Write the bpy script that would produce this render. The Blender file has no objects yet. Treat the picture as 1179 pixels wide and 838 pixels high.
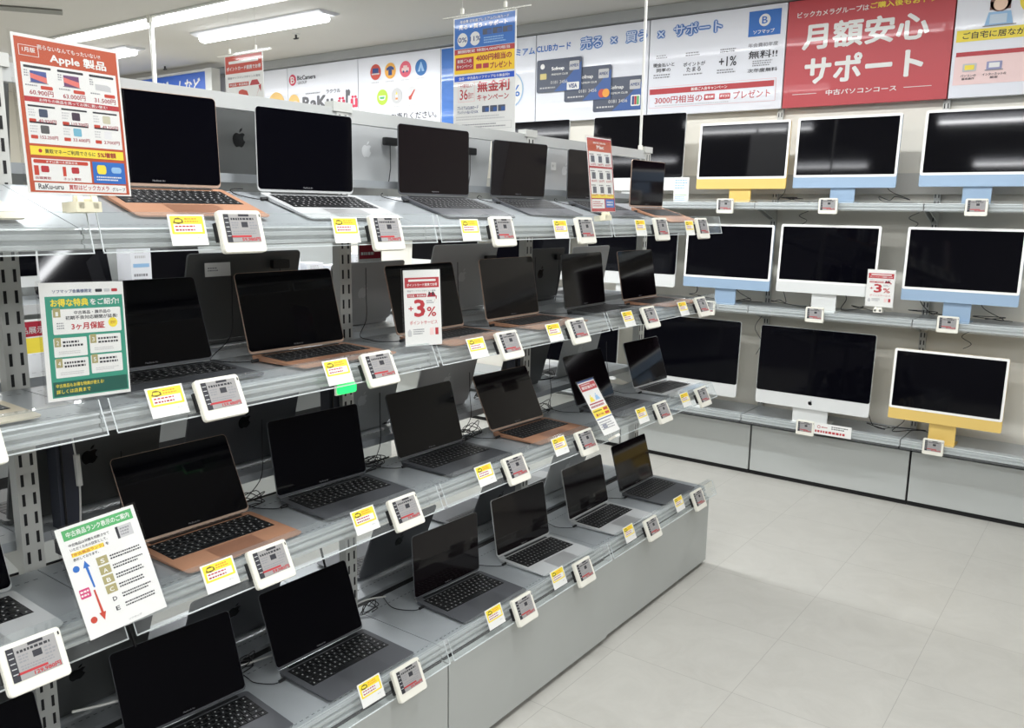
import bpy, math, random
from math import sin, cos, pi, radians as R
from mathutils import Matrix, Vector
random.seed(7)
sc = bpy.context.scene
COL = sc.collection
H = 1.595                      # eye height above the floor

# ---------------------------------------------------------------- camera
yaw, pitch, roll = -0.6336, -0.1800, 0.0152
fw = Vector((sin(yaw)*cos(pitch), cos(yaw)*cos(pitch), sin(pitch)))
r0 = Vector((cos(yaw), -sin(yaw), 0)); u0 = r0.cross(fw)
rr = cos(roll)*r0 + sin(roll)*u0; uu = -sin(roll)*r0 + cos(roll)*u0
cam = bpy.data.cameras.new('camera'); co = bpy.data.objects.new('camera', cam); COL.objects.link(co)
cam.sensor_width = 36; cam.lens = 973.3/1179*36; cam.clip_start = .02
co.matrix_world = Matrix(((rr.x,uu.x,-fw.x,0),(rr.y,uu.y,-fw.y,0),(rr.z,uu.z,-fw.z,H),(0,0,0,1)))
sc.camera = co
# ---------------------------------------------------------------- light / exposure
w = bpy.data.worlds.new('world'); sc.world = w; w.use_nodes = True
w.node_tree.nodes['Background'].inputs[0].default_value = (.95,.97,1,1)
w.node_tree.nodes['Background'].inputs[1].default_value = .35
sc.view_settings.view_transform = 'Standard'; sc.view_settings.look = 'None'
sc.view_settings.gamma = 1; sc.view_settings.use_curve_mapping = False
sc.view_settings.exposure = 0.06
LAMP_W = 19.5
TUBE_E = 9.0
sc.cycles.transparent_max_bounces = 24
sc.cycles.max_bounces = 7

# ---------------------------------------------------------------- materials
def s2l(c): return c/12.92 if c <= .04045 else ((c+.055)/1.055)**2.4
MATS = {}
def mat(name, rgb, rough=.5, metal=0, spec=.5, srgb=True, emit=None, coat=0):
    if name in MATS: return MATS[name]
    m = bpy.data.materials.new(name); m.use_nodes = True
    b = m.node_tree.nodes['Principled BSDF']
    c = tuple(s2l(v/255) for v in rgb) if srgb else rgb
    b.inputs['Base Color'].default_value = (*c,1)
    b.inputs['Roughness'].default_value = rough; b.inputs['Metallic'].default_value = metal
    b.inputs['Specular IOR Level'].default_value = spec
    if coat: b.inputs['Coat Weight'].default_value = coat; b.inputs['Coat Roughness'].default_value = .03
    if emit:
        b.inputs['Emission Color'].default_value = (*[s2l(v/255) for v in emit[0]],1); b.inputs['Emission Strength'].default_value = emit[1]
    MATS[name] = m; return m
def noise_bump(m, scale, amt, colamt=0):
    nt = m.node_tree; b = nt.nodes['Principled BSDF']
    g = nt.nodes.new('ShaderNodeNewGeometry'); n = nt.nodes.new('ShaderNodeTexNoise'); n.inputs['Scale'].default_value = scale; n.inputs['Detail'].default_value = 4
    nt.links.new(g.outputs['Position'], n.inputs['Vector'])
    if amt:
        bp = nt.nodes.new('ShaderNodeBump'); bp.inputs['Strength'].default_value = amt; bp.inputs['Distance'].default_value = .002
        nt.links.new(n.outputs[0], bp.inputs['Height']); nt.links.new(bp.outputs[0], b.inputs['Normal'])
    if colamt:
        base = tuple(b.inputs['Base Color'].default_value)
        mx = nt.nodes.new('ShaderNodeMix'); mx.data_type = 'RGBA'
        mx.inputs[6].default_value = tuple(v*(1-colamt) for v in base[:3])+(1,); mx.inputs[7].default_value = tuple(min(1,v*(1+colamt)) for v in base[:3])+(1,)
        nt.links.new(n.outputs[0], mx.inputs[0]); nt.links.new(mx.outputs[2], b.inputs['Base Color'])
def acrylic(name, tint=(.93,.95,.95), refl=.09):
    m = bpy.data.materials.new(name); m.use_nodes = True; nt = m.node_tree; nt.nodes.clear()
    o = nt.nodes.new('ShaderNodeOutputMaterial'); t = nt.nodes.new('ShaderNodeBsdfTransparent'); g = nt.nodes.new('ShaderNodeBsdfGlossy')
    f = nt.nodes.new('ShaderNodeFresnel'); f.inputs[0].default_value = 1.49; mx = nt.nodes.new('ShaderNodeMixShader')
    d = nt.nodes.new('ShaderNodeBsdfDiffuse'); d.inputs[0].default_value = (.8,.82,.82,1); m2 = nt.nodes.new('ShaderNodeMixShader'); m2.inputs[0].default_value = refl
    t.inputs[0].default_value = (*tint,1); g.inputs['Roughness'].default_value = .04; g.inputs[0].default_value = (1,1,1,1)
    gg = nt.nodes.new('ShaderNodeNewGeometry'); iv = nt.nodes.new('ShaderNodeMath'); iv.operation='SUBTRACT'; iv.inputs[0].default_value=1; nt.links.new(gg.outputs['Backfacing'], iv.inputs[1])
    mu = nt.nodes.new('ShaderNodeMath'); mu.operation='MULTIPLY'; nt.links.new(f.outputs[0], mu.inputs[0]); nt.links.new(iv.outputs[0], mu.inputs[1])
    nt.links.new(mu.outputs[0], mx.inputs[0]); nt.links.new(t.outputs[0], mx.inputs[1]); nt.links.new(g.outputs[0], mx.inputs[2])
    nt.links.new(mx.outputs[0], m2.inputs[1]); nt.links.new(d.outputs[0], m2.inputs[2]); nt.links.new(m2.outputs[0], o.inputs[0])
    MATS[name] = m; return m

WALL = mat('wall_paint', (236,232,220), .8); noise_bump(WALL, 3, .0, .02)
WALL2 = mat('wall_panel_grey', (196,194,186), .7)
CEIL = mat('ceiling_paint', (200,198,192), .9); noise_bump(CEIL, 2, 0, .02)
STEEL = mat('shelf_steel', (172,177,180), .30, .3); noise_bump(STEEL, 14, .03, .05)
STEELD = mat('cabinet_grey', (186,189,186), .5, .15); noise_bump(STEELD, 6, .0, .02)
RAIL = mat('rail_aluminium', (204,206,206), .30, .25)
UPR = mat('upright_grey', (200,201,196), .5, .2)
DARK = mat('dark_gap', (22,22,24), .7)
WHITEP = mat('white_plastic', (232,230,218), .45)
CREAM = mat('cream_plastic', (228,222,196), .5)
PAPER = mat('paper_white', (232,232,228), .55, coat=.25)
INK = mat('ink_dark', (48,48,54), .6)
GREYINK = mat('ink_grey', (140,140,144), .6)
LGREY = mat('ink_light_grey', (196,196,196), .6)
RED = mat('print_red', (182,52,58), .5, coat=.25)
DRED = mat('print_dark_red', (160,28,50), .5)
ORANGE = mat('print_orange_red', (188,84,52), .5, coat=.2)
SRED = mat('sign_red', (194,68,50), .5, coat=.25)
BLUE = mat('print_blue', (48,110,190), .5, coat=.25)
NAVY = mat('print_navy', (38,62,120), .5)
LBLUE = mat('print_light_blue', (150,190,225), .5)
YEL = mat('print_yellow', (240,218,70), .5)
GREEN = mat('print_green', (62,150,126), .5)
GREEN2 = mat('print_bright_green', (84,172,104), .5)
PINK = mat('print_pink', (238,208,204), .5)
OLIVE = mat('print_olive', (168,160,112), .5)
EPAPER = mat('epaper_grey', (158,156,154), .35, coat=.3)
BLACKP = mat('black_plastic', (20,20,22), .5)
GLASS = mat('screen_glass', (5,5,10), .05, 0, .22)
GLASSB = mat('screen_glass_warm', (17,11,15), .06, 0, .3)
KEYM = mat('key_black', (22,23,25), .38)
LEGEND = mat('key_legend', (190,190,190), .5)
SG = mat('laptop_space_grey', (96,98,102), .36, .3)
SGD = mat('laptop_dark_grey', (92,94,93), .4, .12)
SILVER = mat('laptop_silver', (200,202,202), .36, .15)
GOLD = mat('laptop_gold', (196,146,116), .38, .2)
CREAMB = mat('laptop_cream', (222,210,184), .4, .1)
GOLDL = mat('lid_gold', (190,164,146), .36, .3)
IWHITE = mat('computer_white_bezel', (240,240,236), .4)
ISILV = mat('computer_silver', (222,224,222), .4, .2)
IBLUE = mat('computer_blue', (148,172,196), .4, .1)
IYEL = mat('computer_yellow', (222,190,108), .45, .05)
LOGOD = mat('logo_dark', (26,27,28), .2, .3)
LOGOW = mat('logo_white', (228,230,230), .4)
CABLEB = mat('cable_black', (22,22,24), .5)
CABLEW = mat('cable_white', (205,205,200), .5)
ACR = acrylic('clear_acrylic', (.95,.965,.965), .055)
ACE = mat('acrylic_edge', (214,220,220), .25)
ACR2 = acrylic('sign_acrylic', (.99,.99,.99), 0)
GLOWG = mat('green_indicator', (40,220,110), .4, emit=((40,235,110), 1.2))

# ---------------------------------------------------------------- mesh builder
class MB:
    def __init__(s): s.v=[]; s.f=[]; s.m=[]; s.mats=[]; s.T=Matrix.Identity(4)
    def mi(s, m):
        if m not in s.mats: s.mats.append(m)
        return s.mats.index(m)
    def add(s, vs, fs, m):
        n=len(s.v); i=s.mi(m)
        s.v += [tuple(s.T @ Vector(v)) for v in vs]
        for f in fs: s.f.append(tuple(n+k for k in f)); s.m.append(i)
        return s
    def box(s, x0,x1,y0,y1,z0,z1, m):
        vs=[(x,y,z) for x in (x0,x1) for y in (y0,y1) for z in (z0,z1)]
        return s.add(vs, [(0,1,3,2),(4,6,7,5),(0,4,5,1),(2,3,7,6),(0,2,6,4),(1,5,7,3)], m)
    def prism(s, pts, d, m, frame=None):
        # pts 2D outline (ccw), extruded by d along third axis. frame: function (a,b,c)->xyz
        fr = frame or (lambda a,b,c:(a,b,c)); n=len(pts)
        vs=[fr(a,b,0) for a,b in pts]+[fr(a,b,d) for a,b in pts]
        fs=[tuple(range(n-1,-1,-1)), tuple(range(n,2*n))]+[(i,(i+1)%n,n+(i+1)%n,n+i) for i in range(n)]
        return s.add(vs, fs, m)
    def tube(s, path, r, m, n=6):
        P=[Vector(p) for p in path]; vs=[]; fs=[]
        up=Vector((0,0,1)); prev=None
        for i,p in enumerate(P):
            t=(P[min(i+1,len(P)-1)]-P[max(i-1,0)])
            if t.length<1e-9: t=Vector((1,0,0))
            t.normalize()
            a=t.cross(up if abs(t.z)<.9 else Vector((1,0,0))) if prev is None else (prev-t*prev.dot(t))
            if a.length<1e-6: a=t.cross(Vector((0,1,.3)))
            a.normalize(); prev=a; b=t.cross(a)
            for k in range(n): vs.append(tuple(p+a*r*cos(2*pi*k/n)+b*r*sin(2*pi*k/n)))
        for i in range(len(P)-1):
            for k in range(n): fs.append((i*n+k, i*n+(k+1)%n, (i+1)*n+(k+1)%n, (i+1)*n+k))
        fs += [tuple(range(n-1,-1,-1)), tuple((len(P)-1)*n+k for k in range(n))]
        return s.add(vs, fs, m)
    def build(s, name, parent=None, smooth=False):
        me=bpy.data.meshes.new(name); me.from_pydata(s.v,[],s.f)
        for m in s.mats: me.materials.append(m)
        me.polygons.foreach_set('material_index', s.m)
        if smooth: me.polygons.foreach_set('use_smooth',[True]*len(s.f))
        me.update()
        o=bpy.data.objects.new(name, me); COL.objects.link(o)
        if parent: o.parent=parent
        return o
def tag(o, label=None, cat=None, group=None, kind=None):
    if label: o['label']=label
    if cat: o['category']=cat
    if group: o['group']=group
    if kind: o['kind']=kind
    return o
def thing(name, loc, rz=0, label=None, cat=None, group=None, rot=None):
    o=bpy.data.objects.new(name,None); COL.objects.link(o); o.empty_display_size=.05
    o.location=loc; o.rotation_euler = rot if rot else (0,0,rz)
    return tag(o,label,cat,group)
KIDS={}
def dup(root, loc, rz=0, label=None, group=None, rot=None):
    def cp(o, par):
        c=o.copy(); COL.objects.link(c); c.parent=par
        for ch in [x for x in ALLOF(o)]: cp(ch, c)
        return c
    r=cp(root,None); r.location=loc; r.rotation_euler = rot if rot else (0,0,rz)
    if label: r['label']=label
    if group: r['group']=group
    return r
def ALLOF(o): return list(o.children)
def rrect(w,h,r,n=4,cx=0,cy=0):
    pts=[]
    for (sx,sy,a0) in ((1,1,0),(-1,1,90),(-1,-1,180),(1,-1,270)):
        for k in range(n+1):
            a=R(a0+90*k/n); pts.append((cx+sx*(w/2-r)+r*cos(a), cy+sy*(h/2-r)+r*sin(a)))
    return pts
def circ(cx,cy,r,n=28): return [(cx+r*cos(2*pi*k/n), cy+r*sin(2*pi*k/n)) for k in range(n)]

# ---------------------------------------------------------------- lettering (built-in font, turned into meshes)
_T={}
def glyphs(txt, bold):
    key=(txt,bold)
    if key in _T: return _T[key]
    cu=bpy.data.curves.new('t','FONT'); cu.body=txt; cu.size=1; cu.resolution_u=2; cu.offset=bold; cu.fill_mode='FRONT'
    ob=bpy.data.objects.new('t',cu); COL.objects.link(ob)
    dg=bpy.context.evaluated_depsgraph_get(); ev=ob.evaluated_get(dg); me=ev.to_mesh()
    vs=[(v.co.x,v.co.y) for v in me.vertices]; fs=[tuple(p.vertices) for p in me.polygons]
    ev.to_mesh_clear(); bpy.data.objects.remove(ob); bpy.data.curves.remove(cu)
    if vs:
        x0=min(v[0] for v in vs);x1=max(v[0] for v in vs);y0=min(v[1] for v in vs);y1=max(v[1] for v in vs)
    else: x0=x1=y0=y1=0
    _T[key]=(vs,fs,x0,x1,y0,y1); return _T[key]
class Print(MB):
    """flat printing on a sheet whose lower left corner is the origin; a = right, b = up, c = out of the sheet"""
    def __init__(s, frame, eps=.0005): super().__init__(); s.fr=frame; s.eps=eps
    def poly(s, pts, m, L=1): return s.add([s.fr(a,b,s.eps*L) for a,b in pts],[tuple(range(len(pts)))],m)
    def rect(s, a0,b0,a1,b1, m, L=1): return s.poly([(a0,b0),(a1,b0),(a1,b1),(a0,b1)],m,L)
    def rr(s, a0,b0,a1,b1,r, m, L=1): return s.poly(rrect(a1-a0,b1-b0,r,3,(a0+a1)/2,(b0+b1)/2),m,L)
    asp=1.0
    def circle(s, a,b,r,m,L=1): return s.poly([(x,b+(y-b)*s.asp) for x,y in circ(a,b,r)],m,L)
    def text(s, t, a0,b0,a1,b1, m, L=2, bold=0.0):
        vs,fs,x0,x1,y0,y1=glyphs(t,0)
        if not vs: return s
        k=bold*.55+.013; nq=8 if bold>.015 else 4; offs=[(k*cos(q*2*pi/nq),k*sin(q*2*pi/nq)) for q in range(nq)]+[(0,0)]
        x0-=k;x1+=k;y0-=k;y1+=k
        sx=(a1-a0)/max(1e-6,x1-x0); sy=(b1-b0)/max(1e-6,y1-y0)
        for i,(dx,dy) in enumerate(offs): s.add([s.fr(a0+(x+dx-x0)*sx, b0+(y+dy-y0)*sy, s.eps*(L+.04*i)) for x,y in vs], fs, m)
        return s
    def lines(s, a0,b0,a1,b1,n,m,L=2,seed=0,dash=True,th=.5):
        rd=random.Random(seed); st=(b1-b0)/n
        for i in range(n):
            y=b1-st*(i+1); x=a0; e=a1-(a1-a0)*rd.random()*.3
            while x<e:
                wd=st*rd.uniform(.5,1.1) if dash else (e-x)
                s.rect(x,y+st*(1-th)*.5,min(e,x+wd),y+st*(1-(1-th)*.5),m,L); x+=wd+st*.3
        return s
APPLE=[(.50,.80),(.62,.85),(.76,.87),(.92,.79),(.82,.70),(.79,.58),(.83,.44),(.95,.36),(.89,.20),(.79,.06),(.69,.00),(.59,.03),(.49,.05),(.40,.02),(.30,.00),(.20,.07),(.08,.25),(.02,.46),(.04,.66),(.14,.80),(.28,.87),(.40,.84)]
LEAF=[(.49,.90),(.60,.94),(.68,1.04),(.70,1.18),(.58,1.12),(.51,1.03)]

# ================================================================ SETTING
WY=5.22
def struct(name, mb, cat=None): o=mb.build(name); o['kind']='structure'; return o
# floor
FL=bpy.data.materials.new('floor_tiles'); FL.use_nodes=True; nt=FL.node_tree; b=nt.nodes['Principled BSDF']
g=nt.nodes.new('ShaderNodeNewGeometry'); sep=nt.nodes.new('ShaderNodeSeparateXYZ'); nt.links.new(g.outputs['Position'],sep.inputs[0])
def mth(op,a,b_=None,c=None):
    n=nt.nodes.new('ShaderNodeMath'); n.operation=op
    for i,v in enumerate((a,b_,c)):
        if v is None: continue
        if isinstance(v,(int,float)): n.inputs[i].default_value=v
        else: nt.links.new(v,n.inputs[i])
    return n.outputs[0]
def seam(sock, off, size, wd):
    t=mth('DIVIDE',mth('SUBTRACT',sock,off),size); fr=mth('FRACT',t); d=mth('MINIMUM',fr,mth('SUBTRACT',1.0,fr))
    return mth('LESS_THAN',d,wd/size), mth('FLOOR',t)
sx,ix=seam(sep.outputs[0],-.48,.457,.0011); sy,iy=seam(sep.outputs[1],2.56,.457,.0011)
sm=mth('MAXIMUM',sx,sy)
cmb=nt.nodes.new('ShaderNodeCombineXYZ'); nt.links.new(ix,cmb.inputs[0]); nt.links.new(iy,cmb.inputs[1])
wn=nt.nodes.new('ShaderNodeTexWhiteNoise'); wn.noise_dimensions='3D'; nt.links.new(cmb.outputs[0],wn.inputs['Vector'])
n1=nt.nodes.new('ShaderNodeTexNoise'); n1.inputs['Scale'].default_value=5; n1.inputs['Detail'].default_value=9; n1.inputs['Roughness'].default_value=.68; n1.inputs['Distortion'].default_value=1.2
va=nt.nodes.new('ShaderNodeVectorMath'); va.operation='MULTIPLY_ADD'; nt.links.new(wn.outputs['Color'],va.inputs[0]); va.inputs[1].default_value=(7,7,7); nt.links.new(g.outputs['Position'],va.inputs[2])
nt.links.new(va.outputs[0],n1.inputs['Vector'])
cr=nt.nodes.new('ShaderNodeValToRGB'); cr.color_ramp.elements[0].position=.3; cr.color_ramp.elements[1].position=.72
cr.color_ramp.elements[0].color=(.425,.415,.378,1); cr.color_ramp.elements[1].color=(.49,.48,.44,1)
nt.links.new(n1.outputs[0],cr.inputs[0])
mx=nt.nodes.new('ShaderNodeMix'); mx.data_type='RGBA'; nt.links.new(mth('MULTIPLY',sm,.6),mx.inputs[0]); nt.links.new(cr.outputs[0],mx.inputs[6]); mx.inputs[7].default_value=(.24,.23,.21,1)
nt.links.new(mx.outputs[2],b.inputs['Base Color']); b.inputs['Roughness'].default_value=.3
nr=mth('MULTIPLY_ADD',n1.outputs[0],.25,.22); nt.links.new(nr,b.inputs['Roughness'])
struct('floor', MB().box(-11,3,-4,WY+.2,-.05,0,FL))
struct('wall_back', MB().box(-11,3,WY,WY+.12,0,3.0,WALL))
struct('wall_left', MB().box(-11.1,-11,-4,WY,0,3.0,WALL))
RW=mat('opposite_wall', (112,110,112), .8)
struct('wall_right', MB().box(3,3.1,-4,WY,0,3.0,RW))
struct('wall_front', MB().box(-11,3,-4.1,-4,0,3.0,RW))
CZ=H+1.29
cb=MB()
TY0,TY1=3.50,3.72      # recessed light trough
cb.box(-11,3,-4,TY0,CZ,CZ+.05,CEIL).box(-11,3,TY1,WY,CZ,CZ+.05,CEIL).box(-11,-7.18,TY0,TY1,CZ,CZ+.05,CEIL)
cb.box(-7.2,3,TY0,TY1,CZ+.05,CZ+.09,CEIL).box(-7.18,3,TY0-.03,TY0,CZ-.012,CZ+.0,UPR)
struct('ceiling', cb)
struct('trim_1', MB().box(-11,-.0,5.10,5.20,H+1.222,CZ-.002,mat('valance_grey',(158,160,158),.6)))
struct('trim_2', MB().box(-11,.6,5.185,WY,H+.02+.10,H+.02+.215,WALL2))     # plain lining strip above the top wall shelf
# ceiling track
struct('trim_3', MB().tube([(-7.4,1.2,CZ-.012),(-6.08,3.06,CZ-.012)],.022,mat('track_grey',(150,150,142),.6),4))

# lights
TUBE=mat('tube_glow',(255,255,255),.5,emit=((247,250,255),TUBE_E))
def fixture(x,y,L,label,recess=False,grp='ceiling light fittings'):
    z=CZ+ (.048 if recess else 0)
    t=thing('ceiling_light',(x,y,z),0,label,'light',grp)
    hb=MB()
    if recess: hb.box(-L/2-.015,L/2+.015,-.10,.10,-.012,0,CEIL)
    else: hb.prism([(-.09,0),(-.09,-.010),(-.05,-.022),(.05,-.022),(.09,-.010),(.09,0)],L+.08,mat('lamp_housing',(214,216,220),.5),lambda a,b,c:(c-L/2-.04,a,b))
    hb.build('housing',t)
    zz=-.040 if recess else -.040
    db=MB(); db.prism([((.085 if recess else .042)*cos(2*pi*k/10),zz+.026*sin(2*pi*k/10)) for k in range(10)],L,TUBE,lambda a,b,c:(c-L/2,a,b)); db.build('diffuser',t)
    ld=bpy.data.lights.new('tube_light','AREA'); ld.shape='RECTANGLE'; ld.size=L; ld.size_y=.10; ld.energy=LAMP_W*(1.75 if (x>-1.2 and y<2) else .88); ld.color=(.97,.985,1)
    lo=bpy.data.objects.new('tube_light',ld); COL.objects.link(lo); lo.parent=t; lo.location=(0,0,zz-.032)
    return t
k=0
for yy in (-2.6,-.6,1.5):
    for xx in (-8.1,-5.7,-3.3,-.9,1.5):
        k+=1; fixture(xx,yy,1.3,'long white ceiling light fitting outside the picture over the aisles, bay %d'%k)
fixture(-5.28,4.07,1.38,'surface mounted tube light above the sign with the red heading')
fixture(-7.66,4.07,1.38,'short visible end of a tube light just right of the big orange sign')
for xx in (): k+=1; fixture(xx,2.75,1.3,'long white ceiling light fitting outside the picture over the aisles, bay %d'%k)
fixture(-8.9,3.61,1.1,'tube light at the far left end of the ceiling')
for i,xx in enumerate((-6.56,-5.38,-4.20,-3.02,-1.84,-.66)):
    fixture(xx,3.61,1.14,'recessed tube light in the ceiling slot, %s'%['left end','second from its left end','third from its left end','fourth from its left end','fifth from its left end','right end'][i],True)
# sprinklers
for px,(x,y) in enumerate(((-5.35,4.45),(-7.6,4.75))):
    t=thing('sprinkler',(x,y,CZ),0,['small dark ceiling sprinkler right of the tube light','small dark ceiling sprinkler left of the white hanging pole'][px],'sprinkler')
    MB().prism(circ(0,0,.028,12),.006,UPR,lambda a,b,c:(a,b,-c)).build('escutcheon',t)
    MB().prism(circ(0,0,.008,8),.035,DARK,lambda a,b,c:(a,b,-c)).prism([(-.03,-.03),(.03,-.03),(.02,-.038),(-.02,-.038)],.01,DARK,lambda a,b,c:(a,c-.005,b)).build('head',t)

# ================================================================ WALL BANNERS
BZ=H+.62; BH=.595; BF=5.145
def wall_panel(name,x0,x1,label,base,draw,z0=BZ,h=BH,group='banner panels along the top of the back wall'):
    t=thing(name,(x0,BF,z0),0,label,'banner',group)
    P=Print(lambda a,b,c:(a,-c,b),.0012); P.box(.004,x1-x0-.004,0,.035,0,h,base); draw(P,x1-x0,h); P.build('panel',t)
    return t
BNW=mat('banner_white',(226,228,234),.4,coat=.15); BNR=mat('banner_red',(186,60,66),.42,coat=.15)
CARD=mat('card_dark',(66,74,92),.4); CARDB=mat('card_blue',(42,84,150),.4); GOLDC=mat('chip_gold',(214,196,120),.4)
def p1(P,W,h):
    P.text('ビックカメラグループは',.058,.497,.453,.530,PAPER,2,.01)
    P.text('ご購入後もおトク',.460,.503,.80,.535,YEL,2,.02)
    P.text('月額安心',.096,.315,.772,.462,PAPER,2,.035)
    P.text('サポート',.121,.125,.759,.280,PAPER,2,.035)
    P.text('中古パソコンコース',.253,.057,.634,.088,PAPER,2,.01)
    P.rect(.06,.071,.20,.074,PAPER,2); P.rect(.67,.071,.81,.074,PAPER,2)
wall_panel('wall_banner',-1.82,-.928,'red wall banner with very large white Japanese lettering',BNR,p1)
def head(P,t,a0,b0,a1,b1):
    P.text(t,a0-.004,b0-.004,a1+.004,b1+.004,mat('glow_blue',(120,160,214),.5),2,.22)
    P.text(t,a0,b0,a1,b1,mat('head_blue',(52,98,176),.5),3,.12); P.text(t,a0+.003,b0+.003,a1-.003,b1-.003,mat('head_fill',(206,218,238),.5),4,.0)
def p2(P,W,h):
    head(P,'×',.055,.476,.109,.524); head(P,'サポート',.168,.472,.497,.551)
    P.rect(.662,.424,.858,.568,BLUE,2); P.circle(.76,.512,.035,PAPER,3); P.text('B',.744,.492,.778,.532,BLUE,4,.0); P.text('ソフマップ',.694,.436,.823,.460,PAPER,3,.02)
    P.text('年会費初年度',.667,.362,.849,.386,GREYINK,2); P.text('無料!!',.672,.296,.849,.342,INK,2); P.text('次年度無料',.671,.217,.854,.240,INK,2)
    P.lines(.70,.250,.83,.288,3,GREYINK,2,3)
    P.text('現金払いと',.034,.299,.185,.324,INK,2); P.text('同率の',.060,.268,.160,.292,INK,2); P.lines(.04,.228,.16,.258,2,GREYINK,2,1); P.lines(.055,.35,.15,.375,2,GREYINK,2,2)
    P.text('ポイントが',.246,.288,.395,.314,INK,2); P.text('たまる',.270,.255,.367,.283,INK,2); P.lines(.25,.232,.39,.247,1,GREYINK,2,4); P.lines(.26,.348,.37,.375,2,GREYINK,2,5)
    P.text('+1%',.485,.268,.598,.326,INK,2); P.lines(.475,.226,.61,.255,2,GREYINK,2,6); P.lines(.49,.348,.60,.375,2,GREYINK,2,7)
    P.rect(.013,.046,.853,.178,mat('pale_red',(226,190,192),.5),1); P.rect(.016,.049,.850,.175,BNW,2); P.rect(.018,.131,.841,.165,RED,3)
    P.text('新規ご入会キャンペーン',.309,.138,.549,.158,PAPER,4,.01)
    P.text('3000円相当の',.057,.070,.388,.116,RED,3); P.rr(.399,.076,.471,.112,.006,RED,3); P.rr(.499,.075,.572,.110,.006,RED,3); P.text('プレゼント',.590,.071,.822,.117,RED,3)
    P.text('還元率',.408,.086,.462,.102,PAPER,4); P.text('ポイント',.506,.086,.565,.102,PAPER,4)
    P.lines(.06,.053,.60,.064,1,LGREY,3,8)
wall_panel('wall_banner',-2.715,-1.82,'white wall banner with a blue logo square and a red 3000 yen strip',BNW,p2)
def card(P,a0,b0,a1,b1,L,lg,lx):
    P.rr(a0,b0,a1,b1,.014,CARD,L); P.poly([(a0+.15,b0+.002),(a1-.003,b0+.002),(a1-.003,b1-.03),(a1-.10,b0+.10)],CARDB,L+1)
    w=a1-a0;hh=b1-b0
    P.text('Sofmap',a0+w*.34,b0+hh*.62,a0+w*.62,b0+hh*.76,PAPER,L+2,.02); P.text('PREMIUM CLUB',a0+w*.34,b0+hh*.50,a0+w*.70,b0+hh*.56,PAPER,L+2)
    P.rr(a0+.03,b0+hh*.40,a0+.085,b0+hh*.58,.006,GOLDC,L+2); P.circle(a0+.05,b1-.045,.018,PAPER,L+2)
    P.text('0181 3456',a0+w*.32,b0+hh*.24,a0+w*.7,b0+hh*.34,LGREY,L+2); P.lines(a0+.03,b0+.02,a0+w*.45,b0+.04,1,LGREY,L+2,3)
    P.rr(a1-.10,b1-.085,a1-.02,b1-.025,.006,LGREY,L+2); P.text('AMEX',a1-.095,b1-.065,a1-.025,b1-.045,NAVY,L+3)
def p3(P,W,h):
    P.text('CLUBカード',.004,.476,.291,.524,BLUE,2,.02)
    head(P,'売る',.368,.459,.544,.545); head(P,'×',.602,.476,.658,.523); head(P,'買う',.717,.470,.875,.543)
    card(P,.482,.045,.862,.262,2,0,0); P.rr(.775,.07,.845,.14,.008,PAPER,5); P.rect(.784,.078,.800,.132,NAVY,6); P.rect(.802,.078,.818,.132,RED,6); P.rect(.820,.078,.836,.132,GREEN2,6)
    card(P,.249,.125,.623,.348,6,0,0); P.circle(.555,.165,.028,SRED,10); P.circle(.587,.165,.028,mat('mc_orange',(236,160,60),.5),11)
    card(P,.017,.200,.391,.420,10,0,0); P.rr(.275,.205,.375,.255,.006,PAPER,14); P.text('VISA',.29,.215,.36,.245,NAVY,15,.03)
wall_panel('wall_banner',-3.608,-2.715,'white wall banner with three overlapping dark blue payment cards',BNW,p3)
def p4(P,W,h):
    P.rect(.01,.01,.14,h-.01,BLUE,1); P.poly([(.14,.01),(.30,.01),(.22,h-.01),(.14,h-.01)],LBLUE,1)
    P.text('プレミアム',.60,.470,.885,.520,BLUE,2,.02)
    P.circle(.28,.24,.13,LBLUE,2); P.circle(.28,.24,.122,PAPER,3); P.circle(.66,.24,.13,LBLUE,2); P.circle(.66,.24,.122,PAPER,3)
    P.text('0%',.20,.19,.36,.27,BLUE,4,.0); P.text('11%',.56,.19,.76,.27,BLUE,4,.0)
wall_panel('wall_banner',-4.503,-3.608,'blue and white wall banner mostly hidden behind the tall hanging poster',BNW,p4)
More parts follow.
